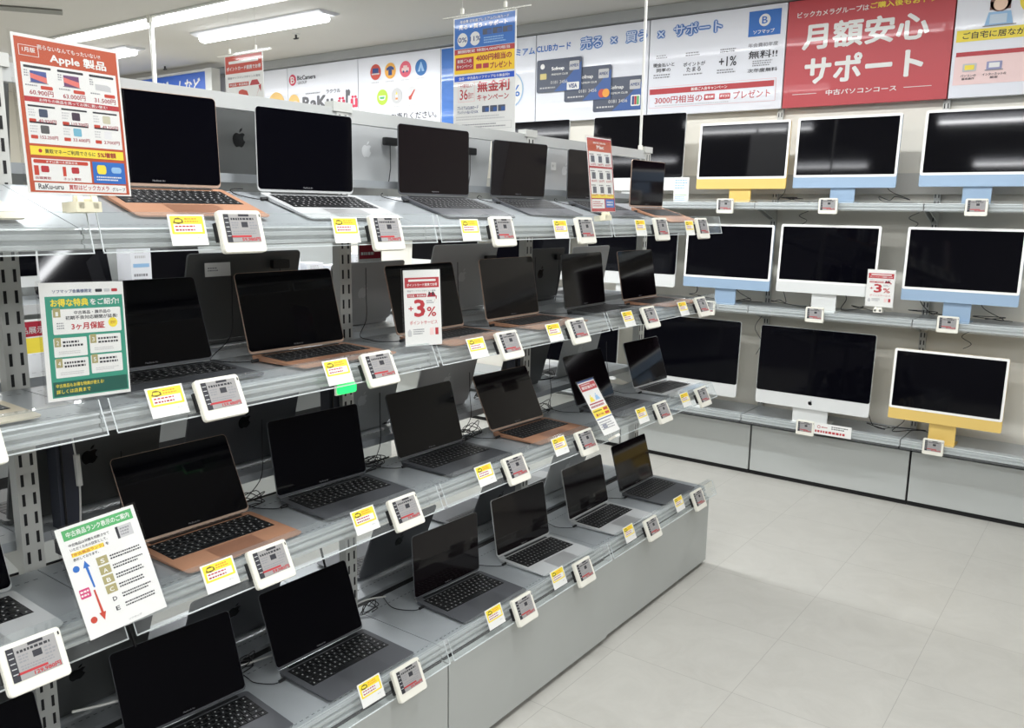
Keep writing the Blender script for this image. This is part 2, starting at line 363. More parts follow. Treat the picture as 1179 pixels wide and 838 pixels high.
def p5(P,W,h):
    cols=[SRED,mat('icon_amber',(232,170,70),.5),mat('icon_rose',(222,92,112),.5),mat('icon_blue',(44,112,178),.5),mat('icon_lime',(176,206,60),.5),LGREY,mat('icon_pale',(214,214,214),.5)]
    pos=[(.208,.473),(.375,.471),(.542,.470),(.71,.470),(.282,.271),(.445,.272),(.612,.271)]
    for c,(a,b) in zip(cols,pos): P.circle(a,b,.062,c,2); P.lines(a-.05,b-.09,a+.05,b-.072,1,LGREY,2,7)
    a,b=pos[0]; P.rect(a-.035,b-.008,a+.035,b+.03,NAVY,3); P.rect(a-.045,b-.02,a+.045,b-.010,LGREY,3)
    a,b=pos[1]; P.poly([(a-.02,b-.035),(a+.02,b-.035),(a+.02,b+.01),(a+.038,b),(a+.042,b+.02),(a+.012,b+.035),(a-.012,b+.035),(a-.042,b+.02),(a-.038,b),(a-.02,b+.01)],NAVY,3)
    a,b=pos[2]; P.rr(a-.04,b-.018,a+.04,b+.012,.01,PINK,3); P.circle(a-.02,b-.018,.009,NAVY,4); P.circle(a+.02,b-.018,.009,NAVY,4); P.rr(a-.022,b+.008,a+.022,b+.028,.006,PINK,3)
    a,b=pos[3]; P.poly([(a-.035,b-.03),(a-.01,b-.03),(a,b+.0),(a+.01,b-.03),(a+.035,b-.03),(a+.004,b+.04),(a-.004,b+.04)],LBLUE,3)
    a,b=pos[4]; P.poly([(a-.04,b+.012),(a-.03,b-.02),(a,b-.026),(a+.03,b-.02),(a+.04,b+.012)],BNW,3); P.poly([(a-.03,b+.004),(a-.022,b-.014),(a+.022,b-.014),(a+.03,b+.004)],GREEN2,4)
    a,b=pos[5]; P.rect(a-.012,b-.035,a+.012,b+.02,PAPER,3); P.poly([(a-.012,b+.01),(a+.012,b+.01),(a,b+.035)],YEL,4); P.rect(a-.012,b-.03,a+.012,b-.014,mat('icon_orange',(226,140,60),.5),4)
    a,b=pos[6]; P.poly([(a-.032,b-.036),(a-.008,b-.038),(a+.0,b-.016),(a+.034,b+.034),(a+.024,b+.04),(a-.012,b-.002),(a-.036,b-.014)],SRED,3)
    P.text('お売りください。',.378,.082,.871,.140,INK,2,0); P.text('なんでも',.02,.085,.34,.135,INK,2,0)
wall_panel('wall_banner',-5.416,-4.503,'white wall banner with seven round coloured icons of goods',BNW,p5)
def p6(P,W,h):
    CR=mat('crimson',(206,60,88),.5)
    P.circle(.07,.487,.048,CR,2); P.text('B',.045,.458,.098,.516,PAPER,3,.0)
    P.text('BicCamera',.134,.480,.376,.519,INK,2,.02); P.text('GROUP',.138,.446,.261,.471,GREYINK,2,.01)
    P.lines(.24,.35,.47,.368,1,GREYINK,2,5); P.text('ラクウル',.507,.344,.685,.377,INK,2,0)
    P.text('RaKu',.195,.222,.593,.335,mat('logo_grey',(100,100,104),.5),2,.05); P.circle(.624,.24,.015,RED,2)
    P.text('ü',.649,.211,.742,.305,CR,2,.05); P.text('r',.750,.211,.806,.363,mat('logo_grey',(100,100,104),.5),2,.05); P.text('ü',.808,.209,.892,.309,CR,2,.05)
    P.circle(.08,.29,.075,mat('hair_amber',(236,196,120),.5),2); P.circle(.10,.26,.05,mat('skin_print',(240,206,180),.5),3)
    P.lines(.19,.09,.85,.17,3,GREYINK,2,9)
wall_panel('wall_banner',-6.317,-5.416,'white wall banner with a crimson round logo and large grey and red word',BNW,p6)
def p7(P,W,h):
    P.circle(.45,.30,.09,mat('skin_print',(240,206,180),.5),2); P.circle(.45,.36,.085,mat('hair_print',(90,80,100),.5),1); P.circle(.72,.28,.12,mat('hair_amber',(236,196,120),.5),2); P.rect(.34,.02,.58,.20,LGREY,2); P.rect(.62,.02,.84,.18,YEL,2)
    P.lines(.10,.40,.30,.55,3,GREYINK,2,3)
wall_panel('wall_banner',-7.2,-6.317,'pale wall banner with a printed picture, just right of the blue sign',BNW,p7)
def p0(P,W,h):
    P.rect(.016,.281,.87,.339,YEL,2); P.text('ご自宅に居ながら相談できます',.046,.293,.62,.328,INK,3)
    P.rect(.019,.064,.87,.21,PINK,1); P.rect(.023,.207,.87,.229,RED,2)
    P.rr(.171,.132,.242,.173,.004,mat('icon_violet',(150,150,186),.5),3); P.rect(.182,.142,.231,.166,PAPER,4); P.rect(.165,.128,.248,.133,GREYINK,3)
    P.text('パソコンの',.054,.104,.126,.116,INK,3); P.text('基本操作',.06,.088,.12,.100,INK,3); P.text('インターネットの',.156,.103,.264,.117,INK,3); P.text('設定',.192,.088,.228,.100,INK,3)
    P.rr(.06,.130,.125,.170,.004,LGREY,3); P.rect(.07,.138,.115,.162,YEL,4)
    # seated woman at a laptop, drawn generically
    P.circle(.205,.462,.048,mat('hair_brown',(120,84,74),.5),2); P.rect(.158,.425,.252,.465,mat('hair_brown',(120,84,74),.5),2); P.circle(.205,.452,.032,mat('skin_print',(240,206,180),.5),3)
    P.poly([(.14,.352),(.27,.352),(.255,.415),(.155,.415)],LBLUE,3); P.rect(.163,.357,.240,.403,mat('icon_paleblue',(196,212,226),.5),4); P.rect(.134,.346,.285,.351,GREYINK,3)
    P.circle(.36,.46,.07,YEL,2)
    P.lines(.40,.10,.80,.18,4,INK,3,2)
wall_panel('wall_banner',-.928,-.02,'white wall banner with a yellow strip and drawn woman, cut by the right edge',BNW,p0)
# blue sign at far left
def pb(P,W,h):
    P.text('カメラ・スマホ・ゲームなど',.10,.235,W-.12,.375,PAPER,2,.03)
t=wall_panel('blue_sign',-9.0,-7.12,'blue sign with white lettering high on the wall at far left',mat('sign_blue',(36,92,190),.4),pb,z0=H+.80,h=.42,group=None); t.location.y=4.88
fr=MB().box(-.02,1.90,-.02,.06,.42,.44,UPR).box(1.88,1.98,-.03,.06,-.02,.44,UPR); fr.build('frame',t)

# wall uprights (slotted)
def slotted(mb,x,y,z0,z1,axis,w=.034,pitch=.05,two=True,face=-1,m=UPR):
    # a channel with two columns of slots on one face
    if axis=='y':   # face looks to -y
        mb.box(x-w/2,x+w/2,y,y+.018,z0,z1,m)
        z=z0+.02
        while z<z1-.03:
            for dx in (-w*.25,w*.25): mb.box(x+dx-.0028,x+dx+.0028,y-.0008,y+.002,z,z+.026,DARK)
            z+=pitch*.86
    return mb
for i in range(8):
    x=-.03-.905*i
    tag(slotted(MB(),x,5.19,.30,H+.66,'y').build('wall_upright'),'slotted grey upright strip on the back wall, number %d counted from the right edge'%(i+1),'shelf upright','slotted uprights on the back wall')
for o in list(COL.objects):
    if o.name.startswith('wall_upright'): 
        n=int(o['label'].split('number ')[1].split()[0])
        nm={1:'outside the right edge of the photo',2:'behind the blue screens near the right edge',3:'between the yellow and blue computers',4:'behind the far end of the laptop rows',5:'left of the tall payment card banner seam',6:'hidden behind the tall hanging poster',7:'behind the icon banner',8:'behind the pale banner with the large word'}[n]
        o['label']='slotted grey wall upright '+nm

# ---------------------------------------------------------------- wall shelves
WS=[('top',H+.066,4.865),('middle',H-.543,4.865),('bottom',H-1.203,4.865)]
nmx={0:'at the right edge of the photo',1:'under the blue computers right of centre',2:'left bay beside the laptop gondola',3:'partly hidden behind the laptops',4:'far left bay hidden behind the laptops',5:'sixth bay',6:'seventh bay'}
rail_prof=[(0,0),(.012,0),(.013,-.003),(.009,-.006),(.009,-.010),(.014,-.012),(.014,-.019),(.008,-.022),(.008,-.028),(.015,-.030),(.015,-.036),(.006,-.039),(.0,-.038)]
for nm,z,yf in WS:
    for i in range(6):
        x1=-.03-.905*i+ (0 if i else .9); x0=-.03-.905*(i+1)
        x0,x1=x0+.003,x1-.003
        t=thing('wall_shelf',((x0+x1)/2,0,z),0,'grey %s shelf on the wall, %s'%(nm,nmx[i]),'shelf','shelves on the back wall')
        hw=(x1-x0)/2
        MB().box(-hw,hw,yf+.015,5.185,-.025,0,STEEL).build('deck',t)
        MB().prism(rail_prof,2*hw,RAIL,lambda a,b,c:(c-hw,yf+.015-a,b)).build('price_rail',t)
        MB().add([(-hw,yf-.004,.014),(hw,yf-.004,.014),(hw,yf-.018,-.044),(-hw,yf-.018,-.044),(-hw,yf-.006,.014),(hw,yf-.006,.014),(hw,yf-.020,-.044),(-hw,yf-.020,-.044)],
            [(0,1,2,3),(4,7,6,5),(0,4,5,1),(2,6,7,3),(1,5,6,2),(0,3,7,4)],ACR).build('acrylic_strip',t)
        if nm!='bottom':
            for s in (-1,1): MB().prism([(0,-.025),(-.26,-.025),(-.26,-.035),(-.02,-.10),(0,-.10)],.004,UPR,lambda a,b,c,s=s:(s*(hw-.012)+c,5.185+a,b)).build('bracket',t)
# base cabinets along the wall
for i in range(6):
    xa=-.893-.912*(i-1) if i else .02; xb=-.893-.912*i
    x0=min(xa,xb)+.006; x1=max(xa,xb)-.006
    if i==0: x1=.93
    t=thing('base_cabinet',((x0+x1)/2,4.96,0),0,'low grey cabinet by the back wall, '+nmx[i],'cabinet','base cabinets along the back wall')
    hw=(x1-x0)/2
    MB().box(-hw-.004,hw+.004,.02,.24,.0,.345,DARK).build('carcass',t)
    MB().box(-hw,hw,0,.018,.03,.312,STEELD).build('front_panel',t)

# ================================================================ LAPTOPS
SZ={'12':(.2805,.1965,.191),'13':(.304,.212,.206),'14':(.3126,.2212,.214),'16':(.3557,.248,.240)}
LAP={}
def laptop_parts(root,kind,body,lid_deg,screen,base_rot=0,logo=LOGOD,legend=True):
    w,d,h=SZ[kind]; br=Matrix.Rotation(base_rot,4,'Y')
    # base: wedge with rounded corners, hinge edge at x=0
    mb=MB(); mb.T=br
    out=rrect(d,w,.011,4,d/2,0); n=len(out)
    top=[(x,y,.0125-.0035*x/d) for x,y in out]; bot=[(x*.985+.002,y*.985,.0015+.004*x/d) for x,y in out]
    mb.add(top+bot,[tuple(range(n)),tuple(range(2*n-1,n-1,-1))]+[(i,n+i,n+(i+1)%n,(i+1)%n) for i in range(n)],body)
    mb.box(.003,.013,-w*.40,w*.40,.011,.0135,KEYM)
    mb.box(d-.003,d+.0004,-.022,.022,.0065,.0085,BLACKP)
    ob=mb.build('base',root)
    zt=lambda x:.0125-.0035*x/d
    mb=MB(); mb.T=br
    kx0,kx1=.019,.019+d*.50; kw=w*.445
    mb.add([(kx0,-kw,zt(kx0)+.0003),(kx1,-kw,zt(kx1)+.0003),(kx1,kw,zt(kx1)+.0003),(kx0,kw,zt(kx0)+.0003)],[(0,1,2,3)],mat('key_well',(12,12,13),.6))
    rows=6; rh=(kx1-kx0)/rows
    for r_ in range(rows):
        cnt=14 if r_<5 else 10; yy=-kw+.001
        widths=[1]*cnt
        if r_==5: widths=[1,1,1,1.2,5.2,1.2,1,1,1,1]
        if r_==1: widths[-1]=1.5
        if r_==2: widths[0]=1.5
        if r_==3: widths[0]=1.8; widths[-1]=1.6
        if r_==4: widths[0]=2.2; widths[-1]=2.0
        sc_=(2*kw-.002)/sum(widths)
        for wi in widths:
            y0=yy+.0012; y1=yy+wi*sc_-.0012; yy+=wi*sc_
            x0=kx0+r_*rh+.0012; x1=kx0+(r_+1)*rh-.0012
            if r_==0: x0+=.004
            z0=zt(x0)+.0002; z1=zt(x1)+.0014
            mb.add([(x0,y0,z0+.0012),(x1,y0,z1),(x1,y1,z1),(x0,y1,z0+.0012),(x0-.0006,y0-.0006,z0),(x1+.0006,y0-.0006,z0),(x1+.0006,y1+.0006,z0),(x0-.0006,y1+.0006,z0)],
                   [(0,1,2,3),(4,5,1,0),(5,6,2,1),(6,7,3,2),(7,4,0,3)],KEYM)
            if legend and wi<3:
                cy=(y0+y1)/2; cx=(x0+x1)/2; zz=max(z0+.0012,z1)+.0003
                mb.add([(cx-.0022,cy-.0016,zz),(cx+.0022,cy-.0016,zz),(cx+.0022,cy+.0016,zz),(cx-.0022,cy+.0016,zz)],[(0,1,2,3)],LEGEND)
    mb.build('keyboard',root)
    mb=MB(); mb.T=br; x0,x1=kx1+.008,d-.006; tw=w*.20
    mb.add([(x0,-tw,zt(x0)+.0004),(x1,-tw,zt(x1)+.0004),(x1,tw,zt(x1)+.0004),(x0,tw,zt(x0)+.0004)],[(0,1,2,3)],TP[body.name])
    mb.build('trackpad',root)
    # lid
    a=R(lid_deg); U=Vector((cos(a),0,sin(a))); N=Vector((sin(a),0,-cos(a)))     # U up the lid, N out of the screen
    hz=.0125
    fr=lambda p,q,c:tuple(Vector((0,p,hz))+U*q+N*c)
    lid=MB(); out=rrect(w,h,.010,4,0,h/2+.002); n=len(out)
    lid.add([fr(p,q,0) for p,q in out]+[fr(p*.992,(q-h/2)*.99+h/2,-.0045) for p,q in out],[tuple(range(n)),tuple(range(2*n-1,n-1,-1))]+[(i,n+i,n+(i+1)%n,(i+1)%n) for i in range(n)],GOLDL if body is GOLD else body)
    lo=lid.build('lid',root)
    s=MB(); s.prism(rrect(w-.0026,h-.0075,.009,4,0,h/2+.0045),.0006,screen,fr); so=s.build('screen',lo)
    tx=MB(); vs,fs,x0,x1,y0,y1=glyphs('MacBook Air',0)
    sc_=.030/(x1-x0); tx.add([fr((x-(x0+x1)/2)*sc_,.0125+(y-y0)*sc_,.0012) for x,y in vs],fs,GREYINK); tx.build('lettering',lo)
    lg=MB(); s_=.042
    for poly in (APPLE,LEAF): lg.prism([(-(p-.5)*s_,h*.52+(q-.5)*s_) for p,q in poly],.0004,logo,lambda p,q,c:fr(p,q,-.0047-c))
    lg.build('logo',lo)
TP={m.name:mat('pad_'+m.name,tuple(int(v*.9) for v in rgb),.28,.4) for m,rgb in ((SG,(104,106,110)),(SGD,(80,82,84)),(SILVER,(200,202,202)),(GOLD,(206,150,122)),(CREAMB,(214,204,180)))}
def laptop(kind,body,x,y,z,th,lid,label,group,screen=GLASS,base_rot=0,logo=None,far=False):
    if logo is None: logo=LOGOD
    t=thing('laptop',(x,y,z),th,label,'laptop',group)
    laptop_parts(t,kind,body,math.degrees(lid) if lid<6 else lid,screen,base_rot,logo,legend=not far)
    return t
# ================================================================ GONDOLA
SX=-1.85
ROWS={'A':dict(z=H+.0245,hx=-1.79,tilt=.266,front=-1.545),'B':dict(z=H-.379,hx=-1.72,tilt=0,front=-1.530),
      'C':dict(z=H-.776,hx=-1.72,tilt=0,front=-1.535),'D':dict(z=H-1.226,hx=-1.70,tilt=0,front=-1.490)}
BAYS=[-.13,.775,1.682,2.594,3.51]
DZ={'A':.045,'B':.012,'C':.062,'D':0}
bayn=['nearest bay cut by the left edge','second bay','third bay','far bay beside the back wall']
rown={'A':'top','B':'second','C':'third','D':'bottom'}
g=thing('shelving_rack',(SX,1.7,0),0,'grey slotted post and rail frame down the middle of the laptop display','shelving frame')
for y in BAYS:
    mb=MB(); X=0
    mb.box(-.015,.015,y-1.7-.022,y-1.7+.022,0,H+.265,UPR)
    z=.06
    while z<H+.23:
        for dy in (-.011,.011):
            mb.box(.0145,.0158,y-1.7+dy-.003,y-1.7+dy+.003,z,z+.026,DARK); mb.box(-.0158,-.0145,y-1.7+dy-.003,y-1.7+dy+.003,z,z+.026,DARK)
        z+=.043
    mb.build('upright',g)
MB().box(-.012,.012,BAYS[0]-1.7,BAYS[-1]-1.7+.03,H+.235,H+.272,mat('top_rail_grey',(188,190,188),.45,.2)).build('top_rail',g)
for y in BAYS[1:]: MB().box(-.018,.018,y-1.7-.035,y-1.7+.035,H+.262,H+.288,UPR).build('post_cap',g)
MB().box(-.018,.018,BAYS[0]-1.7,BAYS[-1]-1.7,H-1.30,H-1.235,DARK).build('lower_rail',g)
for y in (BAYS[0],BAYS[-1]): MB().box(-.03,.03,y-1.7-.02,y-1.7+.02,0,.3,UPR).build('foot',g)
# strips: (x_top,z_top,x_bot,z_bot) relative
STR={'A':(-1.496,-.014,-1.478,-.086),'B':(-1.502,-.352,-1.474,-.414),'C':(-1.486,-.748,-1.456,-.810),'D':(-1.456,-1.202,-1.431,-1.262)}
for r_,P_ in ROWS.items():
    for side in (1,-1):
        for i in range(4):
            y0,y1=BAYS[i]+.0012,BAYS[i+1]-.0012
            t=thing('display_shelf',(SX,(y0+y1)/2,P_['z']+(DZ[r_] if side<0 else 0)),0,'%s steel shelf, %s side, %s'%(rown[r_],'near' if side==1 else 'far',bayn[i]),'shelf','steel shelves of the laptop display')
            hy=(y1-y0)/2; tl=P_['tilt']
            xb=.020; xf=P_['front']-SX
            z_at=lambda x: -(x-(P_['hx']-SX))*math.tan(tl)
            f2=lambda x,y,z:(side*x,y,z)
            mb=MB()
            za,zb=z_at(xb),z_at(xf)
            vs=[f2(*v) for v in ((xb,-hy,za),(xb,hy,za),(xf,hy,zb),(xf,-hy,zb),(xb,-hy,za-.022),(xb,hy,za-.022),(xf,hy,zb-.022),(xf,-hy,zb-.022))]
            mb.add(vs,[(0,3,2,1),(4,5,6,7),(0,1,5,4),(1,2,6,5),(2,3,7,6),(3,0,4,7)],STEEL)
            # row of little slots along the front and the back of the deck
            for xs in (xb+.05,xf-.012):
                y=-hy+.01; zs=z_at(xs)+.0004
                while y<hy-.02:
                    zz=zs; mb.add([f2(xs-.0012,y,zz+.0012*math.tan(tl)),f2(xs-.0012,y+.009,zz+.0012*math.tan(tl)),f2(xs+.0012,y+.009,zz),f2(xs+.0012,y,zz)],[(0,1,2,3)],mat('slot_dark',(60,62,66),.7)); y+=.018
            mb.build('deck',t)
            mb=MB(); x_t=STR[r_][0]-SX
            mb.prism([(xf+a*(1.4),zb-.001+b) for a,b in rail_prof],2*hy,RAIL,lambda a,b,c:(side*a,c-hy,b)); mb.build('price_rail',t)
            if side==1:
                xt,zt_,xb_,zb_=STR[r_]; rel=lambda x,z:(x-SX,z+H-P_['z'])
                a=rel(xt,zt_); b=rel(xb_,zb_); th=.002
                e=.035 if i==3 else -.002
                mb=MB(); mb.prism([(a[0],a[1]),(b[0],b[1]),(b[0]+th,b[1]),(a[0]+th,a[1])],2*hy+e-.012,ACR,lambda p,q,c:(p,c-hy+.008,q))
                mb.prism([(xf+.012,a[1]+.0),(a[0]+th,a[1]+.0),(a[0]+th,a[1]-.0015),(xf+.012,a[1]-.0015)],2*hy+e-.012,ACR,lambda p,q,c:(p,c-hy+.008,q))
                L2=2*hy+e-.012; mb.prism([(b[0]-.0004,b[1]-.0004),(b[0]+th+.0004,b[1]-.0004),(b[0]+th+.0004,b[1]+.0018),(b[0]-.0004,b[1]+.0018)],L2,ACE,lambda p,q,c:(p,c-hy+.008,q))
                for c0 in (0,L2-.0012): mb.prism([(a[0]-.0002,a[1]),(b[0]-.0002,b[1]),(b[0]+th+.0003,b[1]),(a[0]+th+.0003,a[1])],.0014,ACE,lambda p,q,c,c0=c0:(p,c+c0-hy+.008,q))
                mb.build('acrylic_strip',t)
            if r_!='D':
                for s in (-1,1): MB().prism([(.02,-.022+z_at(.02)),(xf-.06,-.024+z_at(xf-.06)),(xf-.06,-.034+z_at(xf-.06)),(.03,-.085+z_at(.03)),(.02,-.085+z_at(.02))],.003,UPR,lambda a,b,c,s=s:(side*a,s*(hy-.006)+c,b)).build('bracket',t)
# base cabinets of the display
for i in range(4):
    y0,y1=BAYS[i]+.003,BAYS[i+1]-.003; xo=.006 if i<3 else 0
    t=thing('base_cabinet',(-1.45+xo,(y0+y1)/2,0),0,'grey base cabinet under the laptop display, '+bayn[i],'cabinet','base cabinets under the laptops')
    hy=(y1-y0)/2
    MB().box(-.352,-.02,-hy+.002,hy-.002,.0,.328,DARK).build('carcass',t)
    MB().box(-.018,0,-hy,hy,.022,.325,STEELD).box(-.044,-.018,-hy,hy,.312,.325,STEELD).build('front_panel',t)
    if i==3: MB().box(-.352,-.018,hy-.001,hy+.012,.022,.328,STEELD).build('end_panel',t)
    t2=thing('base_cabinet',(-2.25,(y0+y1)/2,0),0,'grey base cabinet on the far side, '+bayn[i],'cabinet','base cabinets under the laptops')
    MB().box(.02,.352,-hy,hy,0,.328,DARK).build('carcass',t2); MB().box(0,.018,-hy,hy,.022,.325,STEELD).build('front_panel',t2)

RB=GLASSB
LP=[ # key kind body x y th lid label screen
('A0','13',CREAMB,-1.77,.548,0,1.60,'cream laptop on the top shelf cut by the left edge of the photo',GLASS),
('A1','13',GOLD,-1.789,1.088,-.079,1.613,'gold laptop on the top shelf just right of the big orange sign',GLASS),
('A2','13',SILVER,-1.775,1.501,-.051,1.570,'silver laptop on the top shelf with a black screen, second from the orange sign',GLASS),
('A3','13',SG,-1.789,2.018,-.070,1.576,'space grey laptop on the top shelf, third from the orange sign',RB),
('A4','12',SG,-1.800,2.47,-.12,1.50,'small grey laptop on the top shelf left of the small orange sign stand',RB),
('A5','12',SG,-1.795,2.935,-.06,1.56,'dark laptop on the top shelf hidden partly behind the small orange sign',RB),
('A6','12',GOLD,-1.719,3.291,-.031,1.547,'gold laptop at the far right end of the top shelf',RB),
('B0','13',CREAMB,-1.74,.53,0,1.85,'cream laptop on the second shelf cut by the left edge behind the green sign',GLASS),
('B1','13',SG,-1.770,1.035,-.039,1.903,'space grey laptop on the second shelf right of the green sign',GLASS),
('B2','13',GOLD,-1.746,1.434,-.034,1.837,'rose gold laptop on the second shelf under the silver top shelf laptop',GLASS),
('B3','13',GOLD,-1.705,1.910,.005,1.826,'gold laptop on the second shelf behind the plus 3 percent sign',GLASS),
('B4','13',GOLD,-1.715,2.343,-.002,1.750,'gold laptop on the second shelf, next one right of the plus 3 percent sign',RB),
('B5','13',SGD,-1.711,2.811,.016,1.699,'dark grey laptop on the second shelf, second from its right end',RB),
('B6','13',GOLD,-1.703,3.242,-.002,1.749,'gold laptop at the right end of the second shelf',RB),
('C0','13',SILVER,-1.735,.535,0,1.95,'silver laptop on the third shelf cut by the left edge behind the rank sign',GLASS),
('C1','13',GOLD,-1.749,1.107,-.018,2.030,'large looking gold laptop on the third shelf right of the rank sign',GLASS),
('C2','13',SG,-1.751,1.510,-.063,1.757,'space grey laptop on the third shelf right of the large gold one',GLASS),
('C3','13',SG,-1.751,1.962,-.010,1.861,'space grey laptop on the third shelf below the plus 3 percent sign',GLASS),
('C4','13',GOLD,-1.737,2.412,-.045,2.033,'gold laptop on the third shelf with a bright reflection on its screen',RB),
('C5','13',SG,-1.717,2.926,.023,1.940,'grey laptop on the third shelf behind the leaning red and yellow leaflet',RB),
('C6','13',SILVER,-1.705,3.386,-.036,1.893,'silver laptop at the right end of the third shelf',RB),
('D0','13',SG,-1.712,.575,0,1.93,'dark laptop in the bottom left corner of the photo, only its lid corner showing',GLASS),
('D1','13',SG,-1.713,1.042,-.083,1.911,'space grey laptop on the bottom shelf below the rank sign',GLASS),
('D2','13',SG,-1.706,1.449,-.017,1.931,'space grey laptop on the bottom shelf, second from the left, above the cabinet seam',GLASS),
('D3','13',SG,-1.698,1.978,-.053,1.634,'space grey laptop on the bottom shelf standing right of the cabinet seam',RB),
('D4','13',SILVER,-1.694,2.400,-.055,1.739,'silver laptop on the bottom shelf, third from its right end',RB),
('D5','13',SILVER,-1.695,2.863,-.003,1.793,'silver laptop on the bottom shelf, second from its right end',RB),
('D6','13',SG,-1.705,3.294,-.013,1.846,'space grey laptop at the right end of the bottom shelf',RB)]
LAPPOS={}; SHORT={}
CAB={'A1':'top shelf gold laptop by the orange sign','A2':'silver laptop on the top shelf','A3':'third laptop of the top shelf','A4':'small grey laptop of the top shelf','A5':'dark laptop behind the small orange sign','A6':'gold laptop ending the top shelf',
'B1':'grey laptop beside the green sign','B2':'rose gold laptop of the second shelf','B3':'gold laptop behind the plus 3 percent sign','B4':'gold laptop right of the plus 3 percent sign','B5':'dark grey laptop near the second shelf end','B6':'gold laptop ending the second shelf',
'C0':'silver laptop behind the rank sign','C1':'large gold laptop of the third shelf','C2':'grey laptop right of the large gold one','C3':'grey laptop in the middle of the third shelf','C4':'gold laptop with the bright screen reflection','C5':'grey laptop behind the leaning leaflet','C6':'silver laptop ending the third shelf',
'D1':'first grey laptop of the bottom shelf','D2':'grey laptop left of the cabinet seam','D3':'grey laptop right of the cabinet seam','D4':'silver laptop right of the seam laptop','D5':'silver laptop near the bottom shelf end','D6':'grey laptop ending the bottom shelf'}
for k_,kind,body,x,y,th,lid,label,scr in LP:
    z=ROWS[k_[0]]['z']; tl=ROWS[k_[0]]['tilt']
    if k_[0]=='A': z+= -(x+1.79)*math.tan(tl)+.001
    laptop(kind,body,x,y,z+.0008,th,lid,label,'laptops on the %s shelf'%rown[k_[0]],scr,tl,LOGOD)
    LAPPOS[k_]=(x,y,z,th,kind); SHORT[k_]=CAB.get(k_,'')
# laptops standing back to back with them on the far side
OP=[('A','13',SGD,.70,98,LOGOD,'dark grey laptop lid on the far top shelf behind the big orange sign'),
('A','13',SGD,1.42,97,LOGOD,'dark grey laptop lid with a black fruit logo seen between the gold and silver laptops'),
('A','13',SILVER,1.88,97,LOGOW,'silver laptop lid with a white fruit logo, right of the silver top shelf laptop'),
('A','13',SILVER,2.34,97,LOGOW,'silver laptop lid on the far top shelf between two grey laptops'),
('A','12',SILVER,2.99,100,LOGOW,'small white laptop lid with a corner sticker on the far top shelf'),
('B','16',SGD,1.40,104,LOGOD,'large dark laptop lid with a paper sticker on the far second shelf'),
('B','13',SILVER,1.83,112,LOGOW,'silver laptop lid with a white fruit logo left of the plus 3 percent sign'),
('B','16',SILVER,2.32,104,LOGOW,'silver laptop lid with a white fruit logo right of the plus 3 percent sign'),
('B','13',SGD,2.83,100,LOGOD,'dark laptop lid on the far second shelf near the wall computers'),
('B','13',SILVER,3.20,100,LOGOW,'silver laptop lid at the far end of the far second shelf'),
('C','16',SGD,.955,106,LOGOD,'dark grey laptop lid with a black fruit logo above the rank sign'),
('C','16',SG,1.385,106,LOGOD,'grey laptop lid with a black fruit logo behind the large gold laptop'),
('C','13',SILVER,1.83,106,LOGOW,'silver laptop lid with a white fruit logo on the far third shelf'),
('C','13',SILVER,2.24,106,LOGOW,'silver laptop lid standing free on the far third shelf below the plus 3 percent sign'),
('C','13',SGD,2.72,106,LOGOD,'dark laptop lid on the far third shelf behind the gold laptop'),
('C','13',SILVER,3.14,104,LOGOW,'silver laptop lid on the far third shelf near its end'),
('D','16',SGD,.88,112,LOGOD,'dark laptop lid on the far bottom shelf under the rank sign'),
('D','13',SG,1.32,112,LOGOD,'grey laptop lid on the far bottom shelf under the large gold laptop'),
('D','13',SG,1.98,112,LOGOD,'grey laptop lid on the far bottom shelf behind the seam laptop'),
('D','13',SG,2.55,112,LOGOD,'grey laptop lid on the far bottom shelf near the middle'),
('D','13',SILVER,3.05,108,LOGOW,'silver laptop lid on the far bottom shelf near its end')]
OPT=[]
for r_,kind,body,y,lid,lg,label in OP:
    P_=ROWS[r_]; hx=-1.965; tl=P_['tilt']
    z=P_['z']-( (-(hx-SX)) - (P_['hx']-SX))*math.tan(tl)+.001+DZ[r_]
    OPT.append((r_,y,laptop(kind,body,hx,y,z,pi,lid,label,'laptops on the far side of the display',GLASS,tl,lg,True),kind,lid,z))
def sensor(r,y,z,x,label):
    t=thing('security_sensor',(x,y,z),0,label,'security sensor','black security sensors on lids')
    MB().prism(rrect(.055,.024,.004,2),.014,BLACKP,lambda a,b,c:(c,a,b)).build('housing',t)
    MB().tube([(.006,0,-.01),(.004,.003,-.08),(-.004,-.003,-.15),(-.01,0,-.20)],.0015,CABLEB,5).build('lead',t)
sensor('A',1.965,H+.205,-1.936,'black security sensor clipped at the top of a silver lid left of the third laptop')
sensor('A',2.36,H+.20,-1.936,'black security sensor on the silver lid between two grey laptops')
sensor('B',1.50,H-.155,-1.905,'black security sensor on the large dark lid above the rose gold laptop')
sensor('B',2.44,H-.175,-1.905,'black security sensor at the top of the silver lid behind the second shelf')
sensor('B',2.93,H-.185,-1.925,'black security sensor on the dark lid near the end of the second shelf')
def sticker(x,y,z,w,h,label,rotx=0):
    t=thing('sticker',(x,y,z),0,label,'sticker')
    P=Print(lambda a,b,c:(.0008+c,a,b)); MB().box(0,.0008,0,w,0,h,PAPER).build('label_paper',t); P.lines(.008,h*.35,w*.5,h*.7,2,GREYINK,1,3); P.build('print',t)
sticker(-1.893,1.262,H-.178,.075,.035,'white paper sticker on the corner of the large dark lid')
sticker(-1.927,2.865,H+.160,.035,.030,'small white sticker on the corner of the small white lid')

